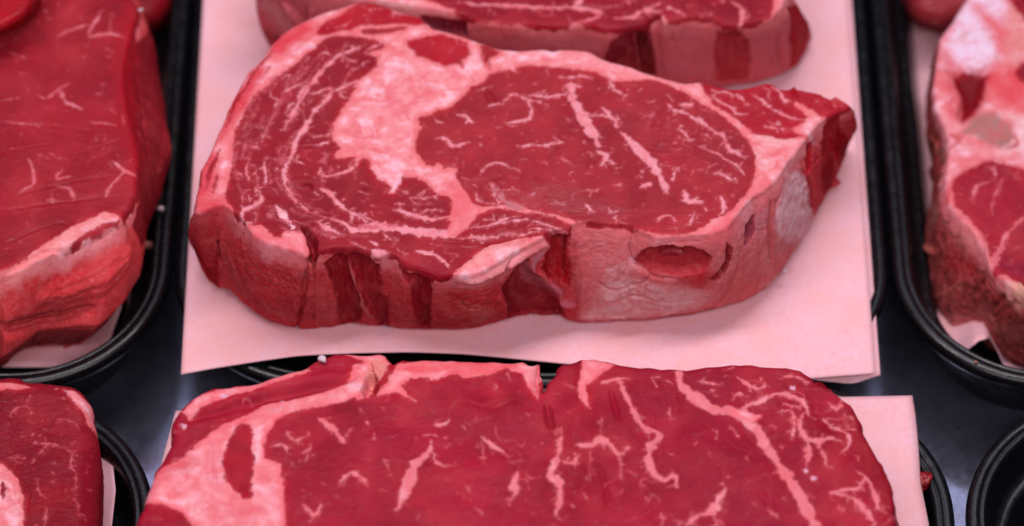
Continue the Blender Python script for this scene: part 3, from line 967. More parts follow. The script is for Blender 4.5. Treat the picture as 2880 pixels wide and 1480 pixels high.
tail = (t20((1545, 770), (1600, 860), (1655, 920)) + t30((0, 960), (100, 1020), (200, 1085), (270, 1130), (330, 1180), (380, 1240), (450, 1250), (600, 1290), (720, 1288), (860, 1262), (960, 1300), (1010, 1280),
        (1060, 1190), (1150, 1090), (1330, 1000), (1320, 960), (1140, 890), (900, 840), (770, 790), (600, 780), (480, 770), (300, 820), (0, 780)))
cap = (t00((1655, 330), (1400, 335), (1310, 405), (1290, 445), (1200, 505), (1100, 600), (1010, 660), (940, 720), (800, 830), (720, 900), (630, 1030), (600, 1100), (540, 1200), (520, 1324)) +
       t01((510, 100), (505, 220), (480, 300), (465, 400), (450, 480), (470, 560), (510, 600), (525, 680), (600, 740), (700, 765), (790, 780), (850, 830), (900, 885), (960, 880), (970, 830), (1060, 815), (1150, 825), (1190, 870), (1210, 960), (1240, 1060), (1290, 1080), (1400, 1040), (1655, 1030)) +
       t11((150, 1085), (300, 1100), (440, 1180), (600, 1230), (780, 1300), (890, 1240), (1000, 1150), (1150, 1015), (1300, 962), (1500, 922), (1655, 885)) +
       t21((60, 870), (150, 880), (340, 880), (380, 790), (200, 695), (0, 650)) +
       t11((1655, 668), (1500, 655), (1340, 605), (1230, 645), (1160, 660), (1100, 720), (1030, 805), (940, 872), (880, 890), (840, 820), (880, 742), (850, 730), (880, 690), (900, 620), (890, 540), (840, 500), (740, 470), (660, 380), (560, 340), (430, 318),
           (430, 390), (380, 440), (340, 485), (290, 470), (330, 420), (300, 390), (200, 340), (150, 250), (120, 150), (60, 140), (0, 230)) +
       t01((1640, 200), (1655, 140), (1530, 150), (1440, 150), (1480, 90), (1510, 50), (1470, 0)) +
       t00((1430, 1300), (1440, 1150), (1500, 1060), (1540, 1000), (1600, 920), (1655, 830)) +
       t10((0, 745), (100, 700), (200, 600), (200, 530), (100, 500), (220, 470), (280, 430), (240, 390), (100, 355), (0, 340)))
rimlean = z7((465, 295), (500, 240), (600, 180), (700, 120), (800, 50), (880, 20), (1000, 20), (1110, 60), (1150, 120), (1390, 140), (1440, 215), (1330, 222), (1150, 212), (1000, 222), (940, 212), (840, 232), (760, 270), (680, 277), (600, 302), (500, 312))
strip = z7((865, 270), (920, 252), (1060, 252), (1200, 237), (1280, 240), (1240, 270), (1100, 290), (960, 303), (890, 300))
oval = z7((1275, 360), (1340, 350), (1480, 322), (1560, 305), (1640, 328), (1720, 350), (1790, 370), (1810, 430), (1830, 480), (1770, 530), (1740, 570), (1700, 565), (1600, 590), (1560, 570), (1490, 550), (1420, 510), (1360, 500), (1330, 450), (1290, 420))
chip = z7((1915, 400), (1990, 408), (2085, 470), (2040, 510), (1970, 520), (1940, 470))

CAPC = lin(142, 32, 46)
V_ = []
def S(pts, w, **o):
    V_.append((pts, w / 3.31, o))
MEMB = lin(186, 106, 112)
# eye
S(t10((1130, 840), (1200, 825), (1275, 795)), 15); S(t10((1350, 970), (1400, 925), (1450, 880), (1500, 885), (1560, 910), (1655, 935)), 30)
S(t10((1240, 985), (1300, 965), (1360, 970)), 24); S(t10((1600, 930), (1630, 1000), (1640, 1060), (1600, 1110), (1500, 1130), (1420, 1140)), 44)
S(t10((950, 1070), (1020, 1080), (1060, 1110), (1095, 1142)), 44); S(t10((735, 1105), (770, 1130), (812, 1140)), 18)
S(t10((755, 1290), (800, 1278), (850, 1300), (880, 1345), (960, 1355), (1050, 1330)), 46); S(t10((1420, 1165), (1495, 1170)), 12); S(t10((1310, 1185), (1345, 1185)), 14); S(t10((1610, 890), (1690, 880)), 30)
S(t20((0, 890), (100, 900), (200, 895), (290, 880), (345, 840)), 50); S(t20((0, 940), (60, 945), (135, 985)), 24)
S(t20((350, 770), (360, 850), (375, 930), (420, 1030), (480, 1120), (540, 1220), (590, 1300), (605, 1370)), 105)
S(t20((295, 800), (370, 790), (440, 805)), 50); S(t20((540, 1085), (620, 1075), (700, 1085), (750, 1130), (785, 1190)), 42); S(t20((630, 995), (690, 1040), (740, 1100), (795, 1180)), 40)
S(t20((780, 1075), (785, 1145)), 28); S(t20((240, 720), (330, 720), (400, 715), (480, 708), (555, 730)), 30); S(t20((410, 715), (425, 748)), 22); S(t20((130, 630), (140, 700)), 16)
S(t20((690, 745), (740, 800), (800, 860), (842, 888)), 30); S(t20((1070, 950), (1135, 933)), 26); S(t20((1040, 1080), (1095, 1075), (1120, 1035)), 18)
S(t20((1245, 965), (1320, 1030), (1400, 1050), (1480, 1100), (1560, 1130), (1620, 1170), (1690, 1230)), 42); S(t20((1305, 1080), (1355, 1045)), 34); S(t20((1375, 968), (1430, 978), (1490, 965)), 46); S(t20((1430, 975), (1395, 1015)), 24)
S(t20((1258, 880), (1302, 942)), 15); S(t20((1590, 1020), (1645, 1035)), 17)
S(t20((810, 1230), (860, 1270), (920, 1320), (970, 1380), (1030, 1450), (1100, 1510), (1150, 1590), (1200, 1670), (1232, 1745), (1240, 1790)), 88)
S(t20((1335, 1195), (1400, 1230), (1440, 1290), (1485, 1315)), 36); S(t20((1575, 1255), (1650, 1295)), 28); S(t20((195, 1260), (215, 1300), (270, 1330)), 28); S(t20((375, 1215), (425, 1220)), 16); S(t20((300, 1100), (365, 1122)), 12)
S(t21((0, 15), (60, 30), (150, 20), (275, 5)), 30); S(t21((590, 90), (640, 105), (685, 130), (660, 170), (628, 220)), 56); S(t21((655, 160), (745, 185), (742, 212)), 34); S(t21((268, 148), (315, 182)), 20); S(t21((335, 302), (378, 265)), 28)
S(t21((1015, 275), (1085, 232)), 24); S(t21((1165, 212), (1272, 215)), 19); S(t21((1300, 240), (1330, 250), (1365, 240)), 16); S(t21((1332, 235), (1310, 300), (1293, 355)), 24); S(t21((970, 305), (1005, 328)), 28)
S(t21((995, 425), (1045, 395), (1095, 388)), 58); S(t21((505, 435), (600, 450)), 46); S(t21((478, 568), (520, 610), (540, 640)), 40); S(t21((715, 662), (795, 638)), 32); S(t21((770, 680), (775, 762)), 17); S(t21((815, 742), (865, 760)), 24)
S(t21((1420, 445), (1425, 520), (1460, 552), (1570, 560)), 72); S(t21((1375, 542), (1425, 518)), 30); S(t21((1145, 735), (1200, 695), (1270, 688), (1325, 745)), 36); S(t21((1505, 648), (1480, 710), (1445, 765)), 34); S(t21((1500, 660), (1528, 705)), 24); S(t21((1595, 608), (1615, 645)), 32)
S(t21((1555, 45), (1640, 85)), 56); S(t21((1618, 282), (1642, 228)), 18); S(t21((1468, 302), (1482, 278)), 14); S(t21((1395, 215), (1410, 245)), 12); S(t21((1290, 60), (1350, 75)), 14); S(t21((505, 95), (560, 120)), 12); S(t21((745, 245), (820, 235)), 14); S(t21((755, 400), (820, 385)), 16)
S(t31((0, 222), (45, 208)), 46); S(t31((5, 90), (90, 120), (160, 170), (240, 220), (305, 295)), 32); S(t31((130, 0), (180, 80), (240, 100), (315, 155)), 42); S(t31((20, 288), (90, 300), (150, 330), (235, 372)), 34); S(t31((110, 288), (152, 332)), 19)
S(t31((92, 495), (120, 580), (110, 640), (78, 685)), 46); S(t31((275, 522), (305, 508)), 34); S(t31((370, 382), (392, 348)), 16); S(t31((40, 500), (45, 540)), 12); S(t31((290, 30), (296, 44)), 20)
S(t30((0, 1200), (50, 1250), (110, 1262), (132, 1330)), 40); S(t30((60, 1250), (112, 1232)), 28); S(t30((130, 1290), (182, 1278)), 30); S(t30((185, 1218), (195, 1222)), 16)
S(t11((1165, 305), (1180, 250), (1240, 208), (1330, 198), (1420, 230), (1525, 250)), 30); S(t11((1268, 428), (1300, 500), (1342, 575)), 32); S(t11((1245, 370), (1300, 440), (1380, 530), (1480, 590), (1560, 620)), 66, col=MEMB, soft=0.8)
S(t11((1118, 468), (1140, 530), (1195, 562)), 22); S(t11((1215, 568), (1295, 572)), 46); S(t11((1098, 398), (1135, 412)), 24); S(t11((1025, 395), (1055, 422)), 24); S(t11((1005, 328), (1045, 342)), 26); S(t11((1608, 492), (1670, 478)), 34)
S(t11((1380, 452), (1505, 438)), 13); S(t11((1360, 375), (1380, 378)), 18); S(t11((1150, 15), (1170, 25)), 30); S(t11((1500, 20), (1560, 40), (1655, 18)), 30); S(t11((1540, 155), (1600, 150)), 10); S(t11((770, 75), (795, 80)), 10); S(t11((910, 205), (925, 240)), 12)
# tail
S(t30((0, 830), (60, 860), (120, 855), (200, 885), (270, 900), (315, 965)), 24); S(t30((0, 890), (80, 950), (180, 1000), (240, 1050), (325, 1060)), 28); S(t30((380, 868), (440, 910), (500, 960), (560, 1010), (640, 1050), (740, 1090), (860, 1115)), 34)
S(t30((580, 808), (640, 860), (670, 920), (745, 952)), 32); S(t30((535, 1130), (590, 1155), (645, 1150)), 18); S(t30((495, 1178), (560, 1190), (640, 1200), (725, 1218)), 32); S(t30((480, 820), (540, 850), (530, 922)), 14); S(t30((980, 930), (1000, 960)), 20)
# cap, upper part
S(t00((1690, 425), (1600, 480), (1530, 500), (1470, 530), (1400, 600), (1330, 680), (1270, 750), (1200, 820), (1140, 900), (1110, 990), (1080, 1080), (1030, 1130), (1000, 1205)), 58)
S(t00((1700, 745), (1540, 815), (1440, 860), (1390, 920), (1330, 980), (1260, 1050), (1210, 1130), (1170, 1200), (1120, 1270), (1090, 1345), (1050, 1470), (1005, 1555), (988, 1610), (1000, 1695), (1020, 1765), (1060, 1835), (1120, 1885), (1170, 1925), (1230, 1975), (1290, 1980)), 50)
S(t00((1180, 880), (1280, 870), (1340, 850), (1400, 830), (1450, 840)), 28); S(t00((1440, 520), (1380, 490), (1330, 500), (1300, 552)), 16); S(t00((1530, 475), (1572, 405)), 24); S(t00((1605, 460), (1660, 425)), 24)
S(t00((1545, 530), (1600, 560), (1665, 560)), 22); S(t00((1600, 560), (1568, 622)), 15); S(t00((970, 880), (1040, 830), (1120, 790), (1215, 738)), 28); S(t00((982, 870), (1000, 855)), 44); S(t00((1100, 955), (1040, 980), (1008, 1055)), 24); S(t00((1255, 928), (1200, 972)), 14)
S(t00((855, 850), (880, 910), (932, 930), (910, 990), (920, 1025)), 21); S(t00((975, 690), (1035, 700), (1020, 785)), 19); S(t00((725, 1178), (795, 1188)), 32); S(t00((845, 1130), (885, 1140)), 24); S(t00((780, 1235), (790, 1305)), 21); S(t00((690, 1062), (745, 995)), 16); S(t00((620, 1082), (692, 1078)), 11)
S(t00((1195, 1240), (1300, 1260), (1425, 1250)), 17); S(t00((1050, 1265), (1115, 1272)), 22); S(t00((935, 985), (960, 960)), 12); S(t00((1350, 1020), (1370, 1010)), 16); S(t00((1520, 850), (1530, 900), (1590, 915), (1640, 890)), 16)
S(z7((560, 420), (545, 470)), 12); S(z7((920, 440), (1000, 400), (1060, 385)), 24); S(z7((905, 465), (960, 475)), 22); S(z7((640, 240), (700, 235), (780, 175)), 20); S(z7((880, 60), (960, 85)), 20); S(z7((895, 130), (935, 195)), 18); S(z7((1130, 130), (1210, 140)), 18); S(z7((1690, 340), (1705, 390)), 14); S(z7((730, 720), (760, 640), (820, 610), (920, 540)), 14)
# cap, lower part
S(t01((645, 20), (700, 40), (765, 60)), 19); S(t01((820, 135), (805, 220), (820, 300), (825, 390)), 34); S(t01((640, 205), (640, 260), (665, 345)), 26); S(t01((685, 210), (725, 215)), 28); S(t01((735, 250), (740, 375)), 19); S(t01((535, 312), (580, 288), (602, 322)), 38)
S(t01((725, 425), (770, 480), (770, 570), (700, 590), (620, 630), (602, 690), (650, 750), (695, 742)), 40); S(t01((600, 500), (600, 555)), 25); S(t01((660, 488), (670, 555)), 25); S(t01((875, 155), (960, 150), (1045, 140)), 24); S(t01((1110, 118), (1120, 180), (1175, 202)), 22); S(t01((975, 38), (1065, 12)), 24)
S(t01((1275, 22), (1340, 15), (1395, 0)), 44); S(t01((918, 240), (952, 272)), 19); S(t01((1358, 168), (1372, 205)), 17); S(t01((1330, 240), (1330, 300), (1400, 312), (1500, 292), (1600, 270), (1650, 195)), 36); S(t01((1640, 268), (1652, 345)), 26); S(t01((1410, 230), (1420, 292)), 17); S(t01((1340, 300), (1350, 405)), 15)
S(t01((1485, 230), (1500, 235)), 28); S(t01((1195, 300), (1205, 304)), 22); S(t01((1265, 325), (1275, 330)), 24); S(t01((1275, 465), (1305, 492)), 28); S(t01((700, 665), (730, 680), (720, 740)), 24, col=MEMB)
S(t01((1335, 425), (1420, 480), (1470, 550), (1530, 600), (1600, 655), (1680, 690), (1760, 740)), 56)
S(t01((1285, 735), (1350, 780), (1430, 820), (1545, 858)), 54); S(t01((1405, 708), (1500, 740), (1580, 780), (1660, 822)), 42)
S(t11((0, 660), (80, 690), (180, 745), (270, 775)), 34); S(t11((-10, 815), (100, 800), (200, 790), (300, 790), (450, 812), (600, 835), (700, 845), (800, 855), (900, 850)), 86, taper=False)
S(t01((900, 595), (950, 640), (990, 700), (1040, 760), (1080, 805)), 72, col=lin(238, 178, 182)); S(t01((1340, 815), (1340, 860), (1430, 870), (1442, 905)), 17); S(t01((1200, 745), (1245, 738)), 14); S(t01((1595, 930), (1660, 942)), 24)
S(t11((365, 628), (420, 640), (500, 672), (580, 695), (680, 715), (780, 715), (890, 690)), 54); S(t11((460, 645), (465, 705)), 19); S(t11((410, 565), (432, 625)), 19); S(t11((375, 570), (455, 575)), 14); S(t11((595, 645), (700, 632), (835, 630)), 12); S(t11((575, 482), (645, 458), (592, 522), (680, 520), (765, 518)), 19)
S(t11((28, 455), (125, 482)), 14); S(t11((55, 548), (78, 556)), 24); S(t11((55, 380), (105, 392)), 34); S(t11((385, 440), (490, 472)), 24); S(t11((150, 590), (175, 595)), 10)
S(t11((1025, 805), (1200, 778), (1350, 735), (1450, 700), (1540, 688)), 30); S(t11((935, 885), (1100, 885), (1300, 855), (1450, 838), (1560, 850), (1700, 830)), 26); S(t11((1340, 745), (1450, 738), (1620, 722)), 34); S(t11((985, 960), (1070, 967), (1155, 950)), 15); S(t11((1085, 912), (1185, 890), (1280, 870)), 15); S(t11((1195, 722), (1285, 712), (1272, 650)), 20)
S(t21((0, 720), (100, 760), (220, 800), (330, 830)), 22); S(t21((20, 800), (150, 815), (300, 850)), 18)
S(t11((245, 838), (290, 880), (345, 915)), 24); S(t11((335, 880), (390, 902)), 12); S(t11((125, 918), (180, 932), (225, 995)), 28); S(t11((140, 1005), (220, 1035), (310, 1032)), 66); S(t11((385, 988), (455, 1045)), 14); S(t11((0, 948), (85, 995)), 15)
S(t11((555, 1020), (640, 1028), (760, 1065), (820, 1125), (870, 1170)), 42); S(t11((340, 910), (360, 960)), 10)
# fine arcs that follow the outer edge of the cap
arc_o = np.array(resample([(790, 170), (700, 290), (655, 400), (645, 500), (675, 575), (740, 625), (840, 655), (960, 675), (1100, 700)], 60, 4))
arc_i = np.array(resample([(985, 150), (900, 260), (830, 370), (800, 480), (830, 545), (900, 580), (1000, 610), (1100, 625), (1240, 640)], 60, 4))
ra = np.random.RandomState(12)
for _ in range(64):
    i0_, n_ = ra.randint(0, 52), ra.randint(3, 9)
    m_ = ra.rand()
    q_ = (arc_o * (1 - m_) + arc_i * m_)[i0_:i0_ + n_:2] + ra.uniform(-4, 4, 2)
    if len(q_) > 1:
        V_.append(([tuple(p_) for p_ in q_], ra.uniform(1.8, 4.0), {'col': lin(206, 98, 108), 'soft': .9}))
# lean streaks inside the left rim
for q in (t00((880, 470), (840, 530), (760, 610), (700, 680), (640, 790), (600, 850)), t00((590, 860), (530, 960), (490, 1080), (450, 1180)), t01((390, 60), (350, 160), (310, 250), (280, 360), (265, 430)), t01((370, 300), (350, 380), (320, 470)), t00((860, 620), (820, 680))):
    V_.append((q, 10, {'carve': True}))

WHITE = lin(242, 190, 202)
TI = [(t10((350, 540), (480, 610)), 30, WHITE, .8, 'fat', .8), (t10((60, 800), (240, 860)), 34, WHITE, .9, 'fat', .8), (t10((30, 970), (300, 960)), 16, WHITE, .7, 'fat', .6), (t10((560, 940), (640, 930)), 8, WHITE, .8, 'fat', .5),
      (t10((40, 1100), (80, 1240)), 10, WHITE, .7, 'fat', .5), (t10((150, 1150), (190, 1280)), 10, WHITE, .7, 'fat', .5), (t11((150, 100), (300, 140)), 20, WHITE, .7, 'fat', .7), (t11((330, 220), (420, 340), (340, 440)), 22, WHITE, .7, 'fat', .7), (t11((180, 220), (260, 340)), 14, WHITE, .7, 'fat', .6),
      (t00((1200, 450), (1270, 430)), 14, lin(230, 200, 220), .9, 'fat', .5), (t00((720, 900), (600, 1100), (550, 1200)), 16, FAT_W, .8, 'fat', .8), (t31((420, 60), (470, 180), (560, 200)), 30, lin(238, 188, 186), .8, 'fat', 1), (t30((380, 1270), (560, 1310), (760, 1320)), 22, lin(238, 188, 186), .8, 'fat', 1),
      (t10((700, 640), (900, 760)), 26, lin(238, 150, 150), .5, 'fat', 1.2), (t10((500, 650), (560, 900)), 20, lin(232, 92, 104), .5, 'fat', 1.2), (t10((330, 430), (420, 520)), 20, lin(232, 92, 104), .5, 'fat', 1.5), (t11((860, 380), (1000, 560), (980, 800)), 60, lin(226, 92, 100), .75, 'fat', 2),
      (t00((1250, 230), (1000, 380), (880, 480)), 70, lin(214, 52, 66), .95, 'fat', 3), (t00((800, 620), (600, 880), (480, 1120), (400, 1300)), 50, lin(206, 44, 58), .95, 'fat', 2.5), (t01((330, 100), (250, 330), (210, 520)), 54, lin(206, 48, 62), .9, 'fat', 2.5), (t01((180, 560), (300, 600), (440, 640)), 60, lin(208, 52, 64), .9, 'fat', 3), (t01((600, 800), (900, 930), (1200, 1040)), 40, lin(226, 84, 96), .6, 'fat', 2),  # rim reds: lean streaks, plus light scattered in the fat painted as colour
      (t10((450, 60), (20, 40)), 20, RED, .4, 'lean', 1), (t20((300, 520), (1100, 720), (1500, 830)), 36, lin(240, 150, 150), .5, 'fat', 1),
      (t11((1000, 1180), (1250, 1030), (1500, 950)), 20, lin(240, 170, 160), .6, 'fat', 1), (t31((250, 620), (120, 780), (0, 850)), 34, lin(228, 86, 92), .7, 'fat', 1.5),
      (z7(*[(1275, 360), (1560, 305), (1790, 370), (1830, 480), (1600, 590), (1330, 450)]), 0, lin(176, 26, 46), .7, 'lean', 1),
      (tail, 0, lin(172, 24, 46), .7, 'lean', 2), (rimlean, 0, lin(176, 22, 42), .8, 'lean', 1),
      (t11((440, 1150), (700, 1150), (880, 1230)), 60, lin(150, 14, 44), .6, 'lean', 2),
      (t21((0, 480), (200, 500), (400, 600), (800, 640)), 70, 0, .7, 'wet', 4), (t11((1400, 480), (1650, 580)), 60, 0, .7, 'wet', 3), (t01((900, 420), (1300, 420)), 40, 0, .4, 'wet', 3), (t11((900, 930), (600, 1150)), 40, 0, .4, 'wet', 3)]
RE = [(t01((1170, 790), (1240, 900), (1265, 990), (1250, 1080)), 16, -5.0, .7), (t01((1140, 390), (1210, 400), (1245, 430)), 12, -1.6, .5), (t01((905, 660), (915, 740)), 8, -1.4, .5), (t11((1220, 350), (1330, 330)), 12, -1.0, 1.0),
      (t11((1230, 360), (1400, 560), (1560, 620)), 14, -0.7, .8), (z7((1752, 560), (1762, 605)), 10, -2.5, .5), (z7((1940, 480), (1975, 560), (1992, 610)), 12, -3, .6), (z7((1800, 640), (1850, 720)), 8, -2, .5), (t10((1230, 830), (1240, 880), (1310, 950)), 14, -1.2, .7), (t20((1150, 1090), (1105, 1170)), 8, -.9, .5),
      (t30((770, 850), (780, 900)), 26, 1.6, 1.0), (t30((1140, 960), (1310, 990)), 30, -3.0, 4.0), (t11((420, 1150), (800, 1290)), 40, -2.2, 4), (t11((1000, 940), (1300, 900), (1600, 850)), 24, -1.3, 1.5), (t11((1200, 1000), (1450, 940), (1600, 900)), 16, 1.2, 1.0), (t21((150, 860), (300, 870)), 40, -4.5, 2.0),
      (t11((960, 890), (1250, 865), (1500, 840)), 5, -.7, .4), (t11((1100, 830), (1350, 770)), 5, -.6, .4), (t21((1000, 900), (1400, 940)), 40, -2.0, 3), (t11((780, 910), (960, 920), (1000, 900)), 10, -1.0, .6)]

DK = lin(148, 22, 38)
SL = [('side_muscle', zA((960, 345), (1030, 300), (1080, 265), (1130, 290), (1150, 420), (1200, 540), (1230, 640), (1215, 700), (1170, 755), (1100, 750), (1070, 700), (1055, 560), (1020, 450)), DK, 1.6),
      ('side_muscle', zA((1130, 270), (1280, 280), (1340, 340), (1360, 460), (1380, 560), (1400, 650), (1420, 760), (1350, 750), (1290, 680), (1230, 600), (1180, 470)), DK, 1.6),
      ('side_muscle', zB((70, 380), (250, 430), (265, 520), (265, 700), (260, 770), (190, 775), (160, 680), (140, 600), (125, 480)), DK, 1.8),
      ('side_muscle', zB((740, 500), (800, 400), (880, 310), (920, 300), (930, 370), (990, 400), (1030, 460), (1080, 530), (1150, 650), (1150, 690), (940, 695), (750, 740), (760, 600)), lin(140, 26, 40), 2.6),
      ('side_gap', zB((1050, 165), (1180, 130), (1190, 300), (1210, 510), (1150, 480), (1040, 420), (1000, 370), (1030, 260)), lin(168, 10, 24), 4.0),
      ('side_pocket', zC(*[(455 + 258 * math.cos(q / 10 * math.pi), 318 + 102 * math.sin(q / 10 * math.pi)) for q in range(20)]), lin(176, 52, 62), 2.6),
      ('side_pocket', zC(*[(450 + 105 * math.cos(q / 8 * math.pi), 276 + 44 * math.sin(q / 8 * math.pi)) for q in range(16)]), lin(126, 10, 30), 0.9),
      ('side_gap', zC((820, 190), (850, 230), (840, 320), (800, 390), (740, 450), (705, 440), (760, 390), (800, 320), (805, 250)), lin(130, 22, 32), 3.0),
      ('side_gap', zC((940, 90), (1000, 10), (1005, 120), (960, 210), (930, 220)), lin(140, 70, 84), 2.0),
      ('tail_side', t31((885, 10), (950, 0), (945, 270), (895, 300)), RED, 0.8),
      ('tail_side', t31((1030, 0), (1110, 0), (1140, 130), (1150, 270), (1120, 400), (1040, 500), (1025, 300)), lin(150, 14, 28), 0.6),
      ('tail_side', t31((1150, 0), (1230, 0), (1260, 100), (1240, 220), (1200, 300), (1160, 260), (1150, 130)), RED, 0.3),
      ('tail_side', t31((900, 330), (930, 340), (960, 560), (962, 690), (930, 600)), lin(186, 60, 66), 0.5),
      ('tail_side', t30((1085, 1120), (1180, 1060), (1200, 1180), (1220, 1324), (1040, 1324), (1050, 1200)), lin(160, 14, 30), 0.4)]
PALE, PALE2 = lin(230, 176, 174), lin(238, 202, 204)
SF_L, SF_R = lin(192, 46, 55), lin(206, 112, 112)
ST_ = [(zC((640, 160), (900, 60), (1120, -100), (1330, -60), (1360, 120), (1200, 380), (1040, 570), (740, 660), (560, 600), (740, 430)), 0, lin(218, 126, 126), .85, 'fat', 3), (zC((-250, 60), (250, 160), (700, 560), (300, 720), (-150, 740), (-210, 480)), 0, lin(214, 120, 122), .85, 'fat', 3), (zC((30, 430), (300, 460), (700, 520), (620, 640), (100, 720), (-150, 700)), 0, PALE, .9, 'fat', 3), (zC((60, 380), (170, 340)), 70, PALE2, .7, 'fat', 2),
       (zC((740, 560), (900, 360), (1030, 220), (1060, 380), (950, 600), (780, 640)), 0, lin(206, 104, 102), .8, 'fat', 2), (t31((700, 310), (800, 280), (890, 330), (900, 560), (945, 700), (900, 850), (830, 920), (700, 930), (600, 820), (590, 680), (640, 480)), 0, PALE2, .85, 'fat', 1.5),
       (t31((440, 600), (520, 560), (520, 760), (450, 940), (410, 760)), 0, lin(204, 132, 140), .8, 'fat', 1.2), (t31((560, 900), (800, 1000), (700, 1200), (500, 1324)), 40, lin(204, 140, 138), .6, 'fat', 2), (t31((560, 420), (570, 900), (590, 1150)), 10, lin(178, 70, 72), .7, 'fat', 1),
       (zB((900, 330), (930, 420), (1080, 500), (1200, 600)), 34, lin(190, 120, 132), .8, 'both', 1.5), (zB((300, 500), (420, 700)), 60, lin(208, 104, 100), .6, 'fat', 3), (zB((480, 600), (640, 680), (500, 740)), 34, lin(206, 124, 112), .7, 'fat', 2), (zB((20, 450), (120, 740)), 60, lin(204, 84, 84), .6, 'fat', 3),
       (zB((700, 300), (640, 420), (480, 420)), 50, lin(224, 128, 112), .7, 'fat', 2), (zB((900, 230), (1030, 170)), 40, lin(226, 110, 110), .7, 'fat', 2), (zB((960, 260), (1000, 230), (940, 350)), 24, lin(196, 150, 156), .8, 'fat', 1.2),
       (zA((300, 130), (330, 330), (470, 560)), 30, lin(172, 74, 70), .6, 'fat', 2), (zA((600, 620), (760, 700)), 60, lin(196, 90, 92), .5, 'fat', 3), (zA((880, 420), (1000, 640), (1000, 740)), 60, lin(200, 84, 84), .7, 'fat', 3), (zA((830, 400), (840, 440)), 18, lin(214, 140, 150), .8, 'fat', .8),
       (zA((400, 520), (420, 590)), 24, lin(206, 110, 100), .6, 'fat', 1.2), (zC((420, 310), (500, 300)), 24, lin(196, 100, 120), .7, 'lean', .8), (zC((470, 290), (540, 285)), 14, 0, .7, 'wet', 1), (zA((150, 250), (250, 330), (260, 480)), 46, lin(190, 30, 44), .7, 'fat', 2.5)]
SR = [(zA((895, 230), (895, 300), (880, 350), (860, 430), (840, 520), (830, 620), (800, 710), (795, 775)), 8, -3.0, .55), (zA((900, 240), (905, 300), (890, 330)), 22, -5.0, .8), (zA((268, 190), (275, 260), (290, 330)), 16, -3.0, .7), (zA((430, 150), (445, 230)), 12, -2.4, .6), (zA((520, 540), (540, 660)), 10, -1.6, .6),
      (zA((235, 430), (270, 500)), 20, 1.6, 1.0), (zB((480, 420), (700, 330), (1040, 140)), 40, 2.6, 2.5), (zB((740, 420), (780, 330), (900, 240)), 6, -1.4, .5), (zB((720, 440), (760, 350), (860, 260)), 6, -1.4, .5), (zB((690, 560), (760, 600), (740, 700)), 30, 1.4, 1.5),
      (zB((920, 340), (960, 400), (1080, 500), (1220, 620)), 26, 2.4, 1.4), (zC((-40, 450), (80, 520), (260, 460), (300, 420)), 6, -.9, .5), (zC((40, 600), (240, 560), (460, 600), (680, 560)), 6, -.9, .5), (zC((700, 640), (860, 460), (900, 300), (905, 230)), 7, -1.8, .6), (zC((30, 690), (130, 690)), 14, 1.2, .8), (zC((160, 200), (190, 330), (330, 430), (480, 440)), 10, -1.0, .7),
      (zC((200, 180), (230, 150), (500, 190), (640, 190)), 8, -.8, .6), (t31((560, 560), (545, 800), (560, 1100)), 9, -1.8, .7), (t31((640, 480), (600, 600), (590, 700)), 6, -1.0, .5), (t31((660, 920), (650, 1150)), 8, -1.0, .6), (zC((860, 600), (1000, 420)), 7, -1.2, .6), (t31((895, 300), (960, 700)), 6, -1.4, .5), (t31((1020, 0), (1030, 500)), 6, -1.2, .5),
      (zB((430, 560), (520, 640), (640, 600)), 6, -1.0, .5), (zB((560, 640), (620, 560)), 10, 1.0, .6), (zB((1190, 140), (1200, 400), (1250, 640)), 6, -1.5, .5)]
build_steak('ribeye_steak', 'large thick ribeye steak with a red eye and pale fat kernel, centre of the picture', 'steak', (cA, cB, cC, cD), 0.045, 0.0004, ST,
            nu=640, nv=300, nw=100, bevel=1.5, bulge=3.2, lean=[('eye_muscle', eye, LEAN_A), ('cap_muscle', cap, CAPC), ('tail_muscle', tail), ('rim_muscle', rimlean), ('strip_muscle', strip), ('oval_muscle', oval), ('small_muscle', chip)],
            fats=[('tail_fat', t30((780, 940), (850, 960), (930, 1020), (1000, 1060), (1085, 1105), (1060, 1170), (1030, 1240), (1000, 1330), (890, 1310), (870, 1275), (780, 1232), (740, 1197), (800, 1172), (860, 1135), (900, 1085), (850, 1040), (780, 990)))],
            veins=V_, tints=TI, relief=RE, flecks=200, fleck_size=(.2, .6), s_lean=SL, s_tints=ST_, s_relief=SR, s_fat_col=SF_L, seed=4, wet=0.22, vein_col=lin(230, 146, 152), vein_scale=.93, rough=0.55, side_rough=0.75, skirt=(9.0, 0.0006),
            s_veins=[(zA((1120, 330), (1170, 460), (1220, 580), (1260, 660)), 9, lin(206, 120, 120)), (zA((1240, 620), (1290, 700)), 20, lin(206, 100, 100)), (zB((900, 420), (960, 470)), 12, lin(176, 100, 108)), (zB((1140, 200), (1130, 330)), 6, lin(206, 90, 96))],
            kernel=('fat_kernel', z7((1000, 300), (1280, 300), (1320, 470), (1500, 560), (1800, 640), (1830, 760)) + t10((860, 1010), (570, 1100), (550, 1324)) + t11((560, 60), (740, 220), (940, 260), (1160, 600), (1040, 800), (900, 880), (880, 600), (740, 470), (430, 320), (340, 480), (120, 150)) + t01((1470, 0),) + t00((1600, 920),) + t10((0, 740), (280, 430))))
